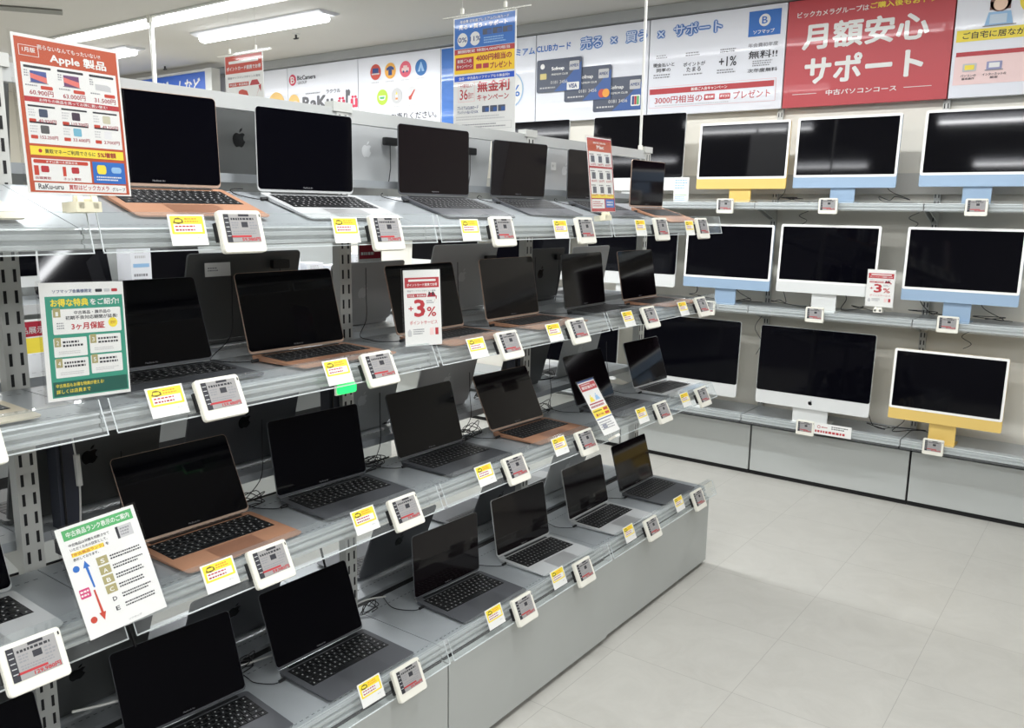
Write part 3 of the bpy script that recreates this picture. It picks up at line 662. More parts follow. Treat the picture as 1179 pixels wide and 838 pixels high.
# ================================================================ ELECTRONIC PRICE TAGS
def price_tag_parts(t,price):
    W_,H_=.102,.086; D_=.012
    fr=lambda a,b,c:(c,a-W_/2,b-H_/2)
    MB().prism(rrect(W_,H_,.007,3,W_/2,H_/2),D_-.002,WHITEP,fr).prism(rrect(W_-.003,H_-.003,.006,3,W_/2,H_/2),.0015,WHITEP,lambda a,b,c:fr(a,b,c+D_-.002)).build('housing',t)
    P=Print(lambda a,b,c:(D_+c,a-W_/2,b-H_/2),.00025)
    x0,x1,y0,y1=.011,.091,.021,.078
    P.rect(x0,y0,x1,y1,EPAPER,1)
    P.rect(x0,y0,x0+.012,y1,INK,2)
    for k_ in range(5): P.rect(x0+.002,y0+.012+k_*.009,x0+.010,y0+.0135+k_*.009,LGREY,3)
    P.rect(x0+.035,y1-.005,x0+.060,y1,INK,2)
    P.lines(x0+.016,y1-.013,x1-.006,y1-.007,1,INK,2,4,th=.7)
    P.lines(x0+.016,y1-.030,x0+.036,y1-.015,3,GREYINK,2,5); P.lines(x0+.058,y1-.032,x1-.004,y1-.015,3,GREYINK,2,6)
    P.rect(x0+.039,y1-.027,x0+.054,y1-.016,INK,2)
    P.lines(x0+.016,y0+.015,x1-.006,y0+.024,2,GREYINK,2,8,th=.45)
    P.rect(x0+.008,y0+.0095,x0+.058,y0+.0135,RED,2)
    P.text(price,x1-.046,y0+.0010,x1-.002,y0+.0092,RED,2,.03)
    P.rect(W_-.006,H_-.014,W_-.0035,H_-.008,DARK,2)
    P.build('display',t)
    MB().box(-.008,.001,-W_/2-.003,-W_/2+.008,-.018,.020,BLACKP).build('clip',t)
PR=['91,980円','59,980円','75,980円','159,480円','129,980円','87,980円','62,980円']
TAGM=[]
def tilt_of(r_): a=STR[r_]; return -math.atan2(a[2]-a[0],a[1]-a[3])
TG={'A':[(.954,-.047,1.065,-.053),(1.358,-.051,1.475,-.060),(1.809,-.055,1.938,-.062),(2.258,-.057,2.383,-.064),(2.789,-.056,2.928,-.064),(3.205,-.060,3.300,-.064)],
'B':[(.895,-.375,1.003,-.387),(1.331,-.380,1.452,-.391),(1.851,-.386,1.983,-.395),(2.247,-.384,2.367,-.394),(2.736,-.386,2.879,-.395),(3.199,-.387,3.352,-.394)],
'C':[(.983,-.762,1.099,-.776),(1.398,-.764,1.525,-.778),(1.880,-.766,2.009,-.780),(2.280,-.766,2.417,-.782),(2.854,-.770,2.995,-.784),(3.236,-.774,3.377,-.786)],
'D':[(1.385,-1.212,1.503,-1.233),(1.902,-1.215,2.028,-1.236),(2.252,-1.215,2.385,-1.237),(2.748,-1.211,2.901,-1.235),(3.183,-1.213,3.335,-1.235)]}
XT={'A':-1.478,'B':-1.484,'C':-1.466,'D':-1.440}
below={'A':['gold laptop by the orange sign','silver laptop','third laptop','fourth laptop','small orange sign','gold laptop at the far end'],
'B':['laptop by the green sign','rose gold laptop','plus 3 percent sign','laptop right of the plus 3 sign','dark grey laptop','last gold laptop'],
'C':['large gold laptop','laptop beside the gold one','laptop below the plus 3 percent sign','gold laptop with the reflection','leaning leaflet','silver laptop at the end'],
'D':['laptop over the cabinet seam','laptop right of the cabinet seam','third laptop from the right end','second laptop from the right end','last laptop']}
protos={}
def tag_at(x,y,z,tilt,rz,price,label,group):
    rot=(0,tilt,rz)
    if price not in protos:
        t=thing('price_tag',(x,y,z),0,label,'price tag',group,rot=rot); price_tag_parts(t,price); protos[price]=t; return t
    return dup(protos[price],(x,y,z),0,label,group,rot=rot)
def card_parts(t):
    W_,H_=.078,.060; fr=lambda a,b,c:(c,a-W_/2,b-H_/2)
    MB().box(0,.0012,-W_/2,W_/2,-H_/2,H_/2,PAPER).build('card_sheet',t)
    P=Print(lambda a,b,c:(.0012+c,a-W_/2,b-H_/2),.00025)
    YC=mat('card_yellow',(246,222,64),.5)
    P.rr(.004,.022,W_-.004,H_-.003,.002,YC,1); P.rect(.009,.026,W_-.009,.041,PAPER,2)
    P.poly([(.009,.044),(.014,.053),(.022,.054),(.030,.050),(.031,.044),(.020,.041)],mat('scribble_olive',(120,104,40),.5),2); P.rr(.013,.045,.027,.050,.002,YC,3)
    P.lines(.034,.044,.070,.054,2,mat('orange_dash',(236,140,50),.5),2,2,th=.5)
    P.lines(.012,.034,.066,.040,1,RED,3,5,th=.45); P.lines(.012,.027,.066,.033,1,DRED,3,6,th=.5); P.lines(.055,.012,.072,.016,1,LGREY,2,2)
    P.build('print',t)
cproto=None; ti=0
for r_,L_ in TG.items():
    for j,(cy,cz,ey,ez) in enumerate(L_):
        tl=tilt_of(r_); lb=below[r_][j]; ti+=1
        x=XT[r_]
        gy='yellow printed cards on the price strips'; lab='yellow card on the %s shelf edge by the %s'%(rown[r_],lb)
        rot=(0,tl,0)
        xc=x-(cz-(STR[r_][1]+STR[r_][3])/2)*math.tan(-tl)*1.0
        xe=x-(ez-(STR[r_][1]+STR[r_][3])/2)*math.tan(-tl)*1.0
        if cproto is None:
            cproto=thing('promotion_card',(xc,cy,H+cz),0,lab,'card',gy,rot=rot); card_parts(cproto)
        else: dup(cproto,(xc,cy,H+cz),0,lab,gy,rot=rot)
        pr='159,480円' if (r_,j)==('B',0) else PR[ti%3 if ti%4 else 5]
        tag_at(xe+.006,ey,H+ez,tl-.02,0,pr,'price tag on the %s shelf edge by the %s'%(rown[r_],lb),'electronic price tags on the laptop shelves')
tag_at(-1.46,.530,H-.379,tilt_of('B'),0,'75,980円','white electronic price tag cut by the left edge beside the green sign','electronic price tags on the laptop shelves')
tag_at(-1.44,.590,H-.772,tilt_of('C'),0,'129,980円','large looking price tag reading 129,980 yen at the lower left','electronic price tags on the laptop shelves')
tag_at(-1.46,.540,H-.058,tilt_of('A'),0,'59,980円','sliver of a white price tag at the left edge under the orange sign','electronic price tags on the laptop shelves')
WT=[(-2.008,.048,'in front of the yellow computer on the top shelf'),(-1.413,.053,'in front of the blue computer on the top shelf'),(-.687,.053,'in front of the rightmost top shelf computer'),
(-2.085,-.562,'half hidden behind the end of the laptop rows'),(-1.439,-.551,'in front of the white computer on the middle shelf'),(-.759,-.544,'before the blue computer right on the middle shelf'),
(-1.442,-1.209,'before the large black screen on the bottom shelf'),(-.766,-1.202,'in front of the yellow computer on the bottom shelf')]
for x,z,l in WT:
    tag_at(x,4.843,H+z-.005,0.0,-pi/2,'87,980円','white price tag on the wall, '+l,'electronic price tags on the wall shelves')
for o in COL.objects:
    if o.get('group')=='electronic price tags on the wall shelves': o.rotation_euler=(-.22,0,-pi/2) if False else Matrix.Rotation(-pi/2,4,'Z').to_euler()
t=thing('notice_card',(-1.29,4.838,H-1.205),-pi/2,'long white card with red and grey print on the bottom wall shelf','card')
MB().box(0,.0015,-.105,.105,-.033,.033,PAPER).build('card_sheet',t)
P=Print(lambda a,b,c:(.0015+c,a-.105,b-.033),.0004); P.circle(.03,.044,.009,RED,1); P.circle(.03,.044,.006,PAPER,2); P.lines(.045,.038,.09,.050,1,RED,1,2); P.lines(.10,.036,.20,.058,2,INK,1,3); P.lines(.01,.010,.19,.026,1,RED,1,4,th=.8); P.build('print',t)

# ================================================================ DESKTOP COMPUTERS on the wall
def desktop24(x,z,col,label,bz=IWHITE,y=4.985,tilt=.06,rz=0):
    # z = height of the lower edge of the body; the shelf is below
    shelf=min(s[1] for s in WS if 0<z-s[1]<.22) if any(0<z-s[1]<.25 for s in WS) else z-.09
    t=thing('desktop_computer',(x,y,shelf),rz,label,'computer','all-in-one computers on the wall shelves')
    zb=z-shelf; W_,Hh,D_=.547,.385,.012
    c,s=cos(tilt),sin(tilt)
    yo=-.105
    fr=lambda a,b,cc:(a, yo+b*s-cc*c, zb+b*c+cc*s)     # a across, b up, cc out to the front
    MB().prism(rrect(W_,Hh,.012,4,0,Hh/2),D_,bz if bz is ISILV else col,lambda a,b,cc:fr(a,b,cc-D_)).build('body',t)
    MB().prism(rrect(W_-.001,Hh-.058,.010,4,0,.058+(Hh-.058)/2),.0012,IWHITE,fr).build('bezel',t)
    MB().prism(rrect(W_-.026,Hh-.058-.026,.003,2,0,.058+(Hh-.058)/2),.0008,GLASS,lambda a,b,cc:fr(a,b,cc+.0013)).build('screen',t)
    MB().prism(rrect(W_-.001,.0575,.006,3,0,.0287),.0013,col,fr).build('chin',t)
    sw=.065 if col is not ISILV else .068
    nb=MB(); mid=fr(0,.15,-D_)
    nb.box(-sw,sw,yo-.0+.012,yo+.022,0.004,mid[2],col); nb.build('neck',t)
    MB().box(-sw,sw,yo-.005,yo+.13,.0,.006,col).build('foot',t)
    return t
def desktop27(x,z,label,y=4.985,tilt=.05,W_=.65,Hh=.465):
    shelf=min(s[1] for s in WS if 0<z-s[1]<.22) if any(0<z-s[1]<.25 for s in WS) else z-.09
    t=thing('desktop_computer',(x,y,shelf),0,label,'computer','all-in-one computers on the wall shelves')
    zb=z-shelf; c,s=cos(tilt),sin(tilt); yo=-.105
    fr=lambda a,b,cc:(a, yo+b*s-cc*c, zb+b*c+cc*s)
    ch=.078*W_/.65
    MB().prism(rrect(W_,Hh,.014,4,0,Hh/2),.010,ISILV,lambda a,b,cc:fr(a,b,cc-.010)).build('body',t)
    MB().prism(rrect(W_-.003,Hh-ch-.002,.012,4,0,ch+(Hh-ch)/2),.0012,GLASS,fr).build('screen',t)
    ab=MB(); s_=.026
    for poly in (APPLE,LEAF): ab.prism([((p-.5)*s_,ch*.5+(q-.55)*s_) for p,q in poly],.0006,LOGOD,fr)
    ab.build('logo',t)
    MB().box(-.10,.10,yo+.012,yo+.020,.004,zb+.16,ISILV).build('neck',t); MB().box(-.10,.10,yo-.005,yo+.15,0,.006,ISILV).build('foot',t)
    return t
desktop24(-1.945,H+.143,IYEL,'yellow all-in-one computer on the top wall shelf')
desktop24(-1.358,H+.147,IBLUE,'pale blue all-in-one computer in the middle of the top wall shelf')
desktop24(-.70,H+.152,IBLUE,'pale blue all-in-one computer on the top wall shelf cut by the right edge')
desktop24(-1.998,H-.447,IBLUE,'pale blue all-in-one computer on the middle wall shelf at the end of the laptop rows')
desktop24(-1.412,H-.440,ISILV,'white all-in-one computer on the middle wall shelf behind the percent sign')
desktop24(-.733,H-.440,IBLUE,'pale blue all-in-one computer on the middle wall shelf at the right edge')
desktop24(-.740,H-1.090,IYEL,'yellow all-in-one computer on the bottom wall shelf')
desktop27(-2.212,H-1.108,'large all-in-one computer on the bottom wall shelf half behind the end laptops')
desktop27(-1.438,H-1.112,'large all-in-one computer with a fruit logo in the middle of the bottom wall shelf')
desktop27(-2.64,H+.135,'large black screened computer on the top wall shelf behind the end gold laptop')
desktop27(-3.48,H+.135,'large black screened computer on the top wall shelf behind the small orange sign')
desktop27(-4.35,H+.135,'large black screened computer on the top wall shelf behind the grey laptops')
desktop27(-2.655,H-.462,'white chinned computer on the middle wall shelf behind the end of the second laptop shelf')
desktop27(-3.45,H-.462,'white chinned computer on the middle wall shelf behind the dark laptop lid')
desktop27(-4.25,H-.462,'white chinned computer on the middle wall shelf seen above the plus 3 percent sign')
desktop27(-3.05,H-1.108,'large black screened computer on the bottom wall shelf seen between laptop rows')
# brochure holder on top wall shelf
t=thing('brochure_holder',(-2.31,4.87,H+.052),0,'clear leaflet stand with pale printed sheet on the top wall shelf','leaflet stand')
MB().box(-.055,.055,0,.003,.0,.17,ACR2).box(-.05,.05,-.02,.03,0,.003,ACR2).build('stand',t)
P=Print(lambda a,b,c:(a-.05,-.001-c,b+.01),.0006); P.rect(0,0,.10,.15,PAPER,1); P.lines(.008,.08,.092,.14,4,LBLUE,2,3); P.rect(.01,.045,.09,.048,GREEN2,2); P.lines(.01,.01,.09,.04,3,LBLUE,2,5); P.build('sheet',t)

# ================================================================ SIGNS ON THE SHELVES
def sign(x,y,z,yaw,tilt,roll,w,h,label,draw,cat='sign',back=PAPER,border=.004,clip=None,group=None):
    # local: +X normal, Y right, Z up, origin at sheet centre
    t=thing('shelf_sign',(0,0,0),0,label,cat,group)
    t.matrix_world=Matrix.Translation((x,y,z)) @ Matrix.Rotation(yaw,4,'Z') @ Matrix.Rotation(-tilt,4,'Y') @ Matrix.Rotation(roll,4,'X')
    MB().box(-.0012,0,-w/2+border,w/2-border,-h/2+border,h/2-border,back).build('sheet',t)
    MB().box(.0012,.0026,-w/2,w/2,-h/2,h/2,ACR2).box(-.003,-.0014,-w/2,w/2,-h/2,h/2,ACR2).box(-.003,.0026,-w/2-.001,-w/2,-h/2,h/2,ACR2).build('acrylic_pocket',t)
    P=Print(lambda a,b,c:(c,a*w-w/2,b*h-h/2),.00015); P.asp=w/h; draw(P); P.build('print',t)
    return t
def clipstand(t,h,m=CREAM):
    mb=MB(); z=-h/2
    mb.prism([(-.028,-.004),(.016,-.004),(.016,-.022),(-.028,-.022)],.046,m,lambda a,b,c:(a,c-.023,z+b-.004))
    mb.prism([(.0,.002),(.012,.002),(.016,-.010),(.016,-.02),(.0,-.02)],.010,m,lambda a,b,c:(a,c-.018,z+b))
    mb.prism([(.0,.002),(.012,.002),(.016,-.010),(.016,-.02),(.0,-.02)],.010,m,lambda a,b,c:(a,c+.008,z+b))
    mb.tube([(.006,-.02,z-.004),(.006,.02,z-.004)],.005,m,8)
    mb.build('clip_stand',t)
def d_apple(P):
    P.rect(.04,.025,.96,.965,ORANGE,1)
    P.text('売らないなんてもったいない!!',.23,.905,.80,.935,PAPER,3,.0)
    P.text('Apple 製品',.33,.825,.85,.895,PAPER,3,.03)
    P.rect(.07,.855,.24,.92,PAPER,2); P.rect(.075,.858,.235,.917,ORANGE,3); P.text('1月版',.10,.878,.21,.908,PAPER,4,.01)
    P.rect(.075,.325,.935,.815,PAPER,2)
    cols=[.095,.385,.675]
    pr=[('60.900円',(76,90,150)),('63.000円',(110,70,110)),('31.500円',(190,192,200))]
    for k_,(t_,c) in enumerate(pr):
        a=cols[k_]; P.rr(a,.785,a+.235,.800,.006,INK,3)
        if k_<2:
            P.rect(a+.05,.700,a+.19,.770,mat('mini_screen%d'%k_,c,.5),3); P.poly([(a+.05,.725),(a+.19,.700),(a+.19,.735),(a+.05,.755)],mat('mini_wave',(222,120,110),.5),4); P.rect(a+.04,.696,a+.20,.701,GREYINK,3)
        else: P.poly([(a+.05,.705),(a+.20,.700),(a+.20,.730),(a+.17,.742),(a+.05,.742)],LGREY,3)
        P.lines(a,.73,a+.04,.775,3,GREYINK,3,k_)
        P.lines(a,.672,a+.11,.688,1,GREYINK,3,k_+3); P.rr(a+.13,.662,a+.235,.684,.008,SRED,3)
        P.text(t_,a+.03,.622,a+.235,.655,DRED,3,.0)
    P.rect(.075,.580,.935,.612,RED,3); P.text('お持ちの商品を売ってお得に買い替え!',.20,.586,.82,.606,PAPER,4,.0)
    pr=[('40.950円',.455),('119.700円',.455),('49.350円',.455),('152.250円',.355),('33.600円',.355),('2700円',.355)]
    cc=[(70,80,100),(70,56,70),(200,196,170),(90,90,90),(120,180,200),(225,225,225)]
    for k_,(t_,b) in enumerate(pr):
        a=cols[k_%3]; P.rr(a,b+.095,a+.235,b+.106,.004,INK,3); P.rr(a+.09,b+.035,a+.165,b+.085,.008,mat('mini_item%d'%k_,cc[k_],.5),3)
        P.lines(a,b+.035,a+.07,b+.085,3,LGREY,3,k_); P.rr(a,b,a+.06,b+.022,.005,SRED,3); P.text(t_,a+.08,b,a+.235,b+.024,DRED,3,.0)
    P.rect(.075,.255,.935,.310,YEL,3); P.text('買取マネーご利用でさらに',.20,.268,.66,.296,INK,4,.0); P.text('5%増額',.68,.264,.86,.300,DRED,4,.02); P.circle(.16,.282,.016,RED,4)
    P.rect(.075,.095,.60,.235,PAPER,2); P.rr(.09,.205,.58,.228,.010,SRED,3); P.text('まずは選べる買取方法',.20,.209,.48,.224,PAPER,4)
    P.rect(.09,.13,.13,.19,SRED,3); P.rr(.15,.15,.22,.19,.01,RED,3); P.rect(.34,.13,.37,.19,SRED,3); P.rr(.42,.15,.49,.19,.01,RED,3); P.text('店頭買取',.09,.105,.23,.122,DRED,3); P.text('ネット買取',.34,.105,.50,.122,DRED,3)
    P.rect(.62,.095,.935,.235,BLUE,3); P.rr(.66,.155,.75,.215,.02,YEL,4); P.rr(.80,.165,.90,.205,.02,LBLUE,4); P.lines(.65,.11,.91,.145,2,PAPER,4,3)
    P.rect(.08,.035,.93,.085,PAPER,3); P.text('RaKu-uru',.11,.045,.33,.078,INK,4,.01); P.text('買取はビックカメラ',.38,.045,.76,.078,RED,4,.01); P.text('グループ',.79,.045,.92,.070,INK,4)
s1=sign(-1.490,.757,H+.1416,.065,.065,-.005,.192,.262,'large orange bordered price poster in a clear holder on the top shelf',d_apple)
clipstand(s1,.262)
def d_green(P):
    P.text('ソフマップ会員様限定',.16,.895,.60,.925,NAVY,2); P.rr(.64,.897,.72,.922,.006,INK,2); P.rr(.83,.897,.90,.922,.006,RED,2); P.rr(.74,.897,.81,.922,.006,LGREY,2)
    P.rect(.075,.045,.955,.870,GREEN,1)
    P.text('お得な特典',.13,.785,.55,.850,YEL,3,.03); P.text('をご紹介!',.57,.790,.91,.845,PAPER,3,.02)
    P.rr(.14,.560,.92,.765,.012,PAPER,2); P.rect(.15,.70,.23,.775,OLIVE,3); P.text('1',.175,.71,.205,.745,PAPER,4)
    P.text('中古商品・展示品の',.38,.718,.80,.748,INK,3,.01); P.text('初期不良対応期間が延長!',.28,.675,.88,.708,INK,3,.01)
    P.text('3ヶ月保証',.34,.590,.72,.650,RED,3,.03); P.circle(.82,.635,.055,YEL,3); P.text('だけ',.79,.622,.85,.648,DRED,4); P.lines(.18,.60,.28,.66,3,GREYINK,3,2)
    for a0,b0,n in ((.13,.375,'2'),(.53,.385,'3'),(.13,.205,'4'),(.53,.215,'5')):
        P.rr(a0,b0,a0+.37,b0+.155,.010,PAPER,2); P.rect(a0+.01,b0+.085,a0+.08,b0+.160,OLIVE,3); P.text(n,a0+.03,b0+.10,a0+.06,b0+.135,PAPER,4)
        P.lines(a0+.10,b0+.075,a0+.35,b0+.135,2,INK,3,int(n),th=.55); P.lines(a0+.05,b0+.02,a0+.34,b0+.05,2,LGREY,3,int(n)+3)
    P.rect(.09,.055,.94,.175,mat('dark_green',(36,92,80),.5),2); P.text('中古商品もお得な特典が使える!',.12,.125,.66,.158,YEL,3,.0); P.text('詳しくは店員まで',.12,.075,.50,.110,YEL,3,.0)
s2=sign(-1.512,.760,H-.242,.017,.075,-.035,.160,.216,'green and white benefits sign in a clear holder on the second shelf',d_green)
def d_rank(P):
    P.rect(.09,.865,.93,.955,GREEN2,1); P.text('中古商品ランク表示のご案内',.13,.885,.89,.935,PAPER,2,.01)
    P.text('中古商品は状態を判断させて',.12,.805,.60,.832,INK,2); P.text('いただくための目安として、',.12,.765,.56,.792,INK,2); P.rect(.12,.715,.50,.752,YEL,1); P.text('『中古商品ランク』',.12,.720,.50,.748,ORANGE,2,.01); P.text('を',.52,.722,.56,.746,INK,2); P.text('表示しております。',.12,.680,.42,.705,INK,2)
    P.rect(.68,.735,.88,.840,LGREY,1); P.rect(.68,.735,.71,.840,INK,2); P.lines(.73,.75,.87,.825,3,GREYINK,2,5)
    gl=['S','A','B','C','D','E']
    for k_,c in enumerate(gl):
        b=.575-k_*.085; m=OLIVE if k_<4 else PAPER
        P.rect(.36,b,.49,b+.070,m,2); P.text(c,.40,b+.012,.45,b+.048,PAPER if k_<4 else INK,3,.01)
        P.lines(.52,b+.010,.92,b+.060,2,INK,2,k_+3,th=.5)
    P.poly([(.24,.42),(.26,.42),(.25,.60),(.275,.60),(.235,.66),(.195,.60),(.22,.60)],BLUE,2); P.poly([(.225,.40),(.245,.40),(.26,.20),(.285,.20),(.245,.13),(.205,.20),(.232,.20)],SRED,2)
    P.circle(.12,.615,.038,BLUE,2); P.circle(.13,.165,.038,SRED,2); P.rr(.07,.36,.19,.44,.01,mat('magenta_print',(206,70,120),.5),2); P.lines(.08,.37,.18,.43,2,PAPER,3,1)
    P.text('ソフマップ',.50,.045,.66,.062,GREYINK,2)
s3=sign(-1.452,.745,H-.662,-.05,.40,.07,.154,.213,'white condition rank guide with green heading hanging from the third shelf edge',d_rank)
def d_three(P):
    P.rect(.07,.755,.93,.885,RED,1); P.rr(.16,.835,.85,.862,.008,PAPER,2); P.text('ポイントカード提携でお得',.12,.775,.88,.812,PAPER,2,.01)
    P.text('現金でソフマップポイント進呈',.12,.705,.84,.728,GREYINK,2); P.rect(.12,.635,.60,.680,RED,1); P.text('中古品・新品商品',.14,.643,.58,.672,PAPER,2,.0); P.poly([(.62,.635),(.86,.635),(.80,.69),(.66,.69)],DRED,2); P.rect(.66,.655,.70,.70,INK,3); P.rect(.75,.655,.79,.70,INK,3)
    P.text('+',.14,.465,.26,.525,RED,2,.0); P.text('3',.28,.385,.56,.610,RED,2,.03); P.text('%',.60,.385,.84,.510,RED,2,.01); P.lines(.60,.55,.80,.60,2,GREYINK,2,2); P.poly([(.78,.55),(.84,.62),(.86,.60),(.87,.65),(.82,.64),(.84,.63)],RED,2)
    P.text('ポイントサービス',.16,.290,.86,.340,mat('soft_red',(206,110,110),.5),2,.0)
    P.circle(.15,.22,.022,LGREY,2); P.rr(.10,.14,.20,.215,.02,LGREY,1); P.circle(.15,.165,.015,LGREY,2); P.lines(.24,.16,.54,.24,3,GREYINK,2,4); P.rect(.66,.15,.76,.24,PINK,2); P.rect(.80,.15,.88,.24,RED,2)
s4=sign(-1.512,1.655,H-.258,-.50,.055,.015,.110,.208,'white plus 3 percent points sign in a clear holder on the second shelf',d_three)
def d_mac(P):
    P.rect(.03,.02,.97,.97,RED,1); P.rect(.06,.20,.94,.80,PAPER,2); P.rect(.03,.80,.97,.94,ORANGE,2); P.text('Mac',.38,.835,.66,.885,PAPER,3,.03); P.text('買取価格',.25,.90,.75,.925,PAPER,3)
    for r_ in range(3):
        for c_ in range(3):
            a=.09+c_*.29; b=.66-r_*.185+(.0 if r_==0 else -.03); P.rr(a+.04,b,a+.18,b+.085,.006,mat('mini_dark',(80,84,96),.5),3); P.text('%d0円'%(31+r_*17+c_*7),a,b-.045,a+.22,b-.012,RED,3,.0); P.lines(a,b+.09,a+.22,b+.115,1,INK,3,2)
    P.rect(.06,.585,.94,.61,RED,3); P.rect(.06,.195,.94,.245,YEL,3); P.rect(.06,.06,.55,.18,PAPER,3); P.rect(.60,.07,.94,.18,BLUE,3); P.lines(.10,.08,.5,.16,3,RED,4,2); P.lines(.64,.09,.9,.16,2,PAPER,4,3)
s5=sign(-1.505,2.545,H+.122,.036,.11,.01,.180,.255,'small orange price poster in a clear holder near the far end of the top shelf',d_mac)
clipstand(s5,.255)
def d_leaf(P):
    P.rect(.03,.955,.97,.985,NAVY,1); P.rect(.06,.80,.94,.935,RED,1); P.text('買取強化中',.12,.83,.88,.885,PAPER,2,.02); P.lines(.15,.895,.85,.925,1,PAPER,2,2)
    P.circle(.35,.70,.030,YEL,1); P.poly([(.22,.60),(.48,.60),(.42,.68),(.28,.68)],YEL,2); P.circle(.66,.71,.030,LBLUE,1); P.poly([(.54,.61),(.80,.61),(.72,.69),(.60,.69)],LBLUE,2)
    P.rect(.10,.555,.90,.575,DRED,1); P.lines(.10,.49,.9,.54,1,DRED,1,3,th=.7)
    P.rect(.05,.32,.95,.47,YEL,1); P.text('最大10%',.15,.345,.6,.39,DRED,2,.02); P.rr(.66,.34,.9,.385,.01,SRED,2); P.rr(.66,.41,.9,.455,.01,SRED,2); P.lines(.10,.41,.6,.455,1,INK,2,3)
    P.rect(.05,.285,.95,.30,NAVY,1); P.lines(.10,.10,.90,.26,4,GREYINK,1,5); P.lines(.2,.12,.5,.2,2,NAVY,2,6)
s6=sign(-1.462,2.505,H-.670,-.10,.60,.065,.104,.215,'narrow red and yellow leaflet leaning out from the third shelf',d_leaf)
MB().box(-.02,-.003,-.012,.012,-.12,-.08,ACR2).box(-.02,.014,-.014,.014,-.124,-.116,WHITEP).build('clip_stand',s6)
t=sign(0,0,0,0,0,0,.15,.208,'white plus 3 percent sign on the middle wall shelf in front of the white computer',d_three)
t.matrix_world=Matrix.Translation((-1.109,4.86,H-.386)) @ Matrix.Rotation(-pi/2,4,'Z')
clipstand(t,.208,WHITEP)

# ================================================================ HANGING POSTERS
def hang(x0,x1,y,zt,h,label,draw,name='hanging_poster'):
    w_=x1-x0
    t=thing(name,(x0,y,zt-h),0,label,'poster')
    MB().box(.004,w_-.004,-.0012,.0012,0.003,h-.003,PAPER).build('sheet',t)
    P=Print(lambda a,b,c:(a*w_,-.0012-c,b*h),.0005); P.asp=w_/h; draw(P); P.build('print',t)
    MB().box(-.06,w_+.07,-.004,.004,h,h+.014,ACR2).box(-.06,w_+.07,-.003,.003,h+.002,h+.006,WHITEP).build('top_bar',t)
    for a in (.15*w_,.82*w_):
        MB().tube([(a,0,h+.012),(a,0,CZ-(zt-h))],.0012,CABLEW,5).build('hanging_wire',t)
        MB().box(a-.006,a+.006,-.006,.006,h+.012,h+.035,WHITEP).build('hook',t)
    return t
def d_h1(P):
    P.rect(.03,.80,.97,.99,SRED,1); P.rr(.12,.905,.88,.935,.01,PAPER,2); P.text('ポイントカード提携でお得',.06,.83,.94,.875,PAPER,2,.02); P.text('現金でソフマップポイント進呈',.08,.74,.92,.765,GREYINK,2)
    P.rect(.10,.655,.62,.70,SRED,1); P.text('中古品・新品商品',.13,.663,.60,.692,PAPER,2); P.poly([(.64,.655),(.90,.655),(.84,.71),(.70,.71)],RED,1)
    P.text('3',.34,.34,.62,.62,SRED,2,.04); P.text('%',.66,.34,.88,.50,SRED,2,.02); P.text('+',.10,.42,.26,.52,SRED,2); P.poly([(.80,.52),(.88,.62),(.92,.58),(.93,.66),(.86,.64),(.88,.63)],RED,2)
    P.text('ポイントサービス',.12,.22,.9,.28,SRED,2)
hang(-4.33,-3.98,3.08,H+.835,.50,'small hanging poster with red heading in front of the white wall banners',d_h1)
def d_h2(P):
    P.rect(.03,.745,.97,.985,BLUE,1); P.text('年会費 初年度プレミアムCLUBカード',.12,.945,.88,.970,PAPER,2); P.text('売る × 買う × サポート',.10,.895,.86,.935,PAPER,2,.02)
    P.circle(.16,.815,.082,PAPER,2); P.text('0%',.09,.795,.23,.835,NAVY,3,.0); P.circle(.36,.815,.082,PAPER,2); P.text('11%',.28,.795,.45,.835,NAVY,3,.0)
    for k_ in range(3): P.rr(.48+k_*.155,.835,.62+k_*.155,.88,.006,CARD,2); P.rect(.55+k_*.155,.838,.615+k_*.155,.87,CARDB,3)
    P.lines(.50,.765,.92,.82,3,LBLUE,2,2)
    P.rect(.03,.70,.97,.742,RED,1); P.text('期間限定 特別4,000円相当',.08,.708,.9,.734,PAPER,2,.0)
    P.rect(.03,.545,.97,.70,mat('bright_yellow',(250,206,40),.5),1); P.rect(.05,.575,.34,.675,RED,2); P.text('新規ご入会',.08,.632,.31,.66,PAPER,3,.01); P.text('キャンペーン',.07,.590,.32,.618,PAPER,3,.01)
    P.text('4000円相当の',.38,.632,.93,.685,DRED,3,.02); P.text('プレゼント',.60,.565,.93,.615,DRED,3,.02); P.rr(.38,.575,.47,.612,.006,RED,3); P.rr(.49,.575,.58,.612,.006,RED,3)
    P.rect(.03,.485,.97,.53,mat('strong_blue',(24,84,200),.5),1); P.text('全店・中古品もソフマップなら無金利!!',.10,.495,.90,.520,PAPER,2,.01)
    P.rect(.09,.315,.36,.475,PINK,1); P.rect(.10,.32,.35,.47,PAPER,2); P.text('分割払い',.12,.43,.33,.462,RED,3,.0); P.text('36',.12,.335,.25,.42,RED,3,.0); P.text('回まで',.26,.34,.34,.39,RED,3)
    P.text('無金利',.40,.385,.90,.475,RED,2,.03); P.text('キャンペーン',.40,.315,.89,.368,RED,2,.01)
    P.text('プレミアムCLUBカード',.08,.255,.42,.285,NAVY,2); P.text('クレジット払いならOK',.08,.22,.42,.248,NAVY,2)
    for k_ in range(3): P.rr(.48+k_*.125,.225,.59+k_*.125,.275,.006,CARD,2); P.rect(.53+k_*.125,.228,.588+k_*.125,.26,CARDB,3)
    P.lines(.06,.165,.9,.205,2,LGREY,2,5); P.rect(.04,.09,.94,.150,LGREY,1); P.rect(.045,.093,.935,.147,PAPER,2); P.lines(.08,.10,.9,.14,2,GREYINK,3,6)
    P.text('ソフマップ',.42,.035,.66,.07,NAVY,2,.01)
hang(-2.622,-2.262,3.08,H+.848,.54,'tall hanging poster in blue, yellow and red above the middle of the display',d_h2)
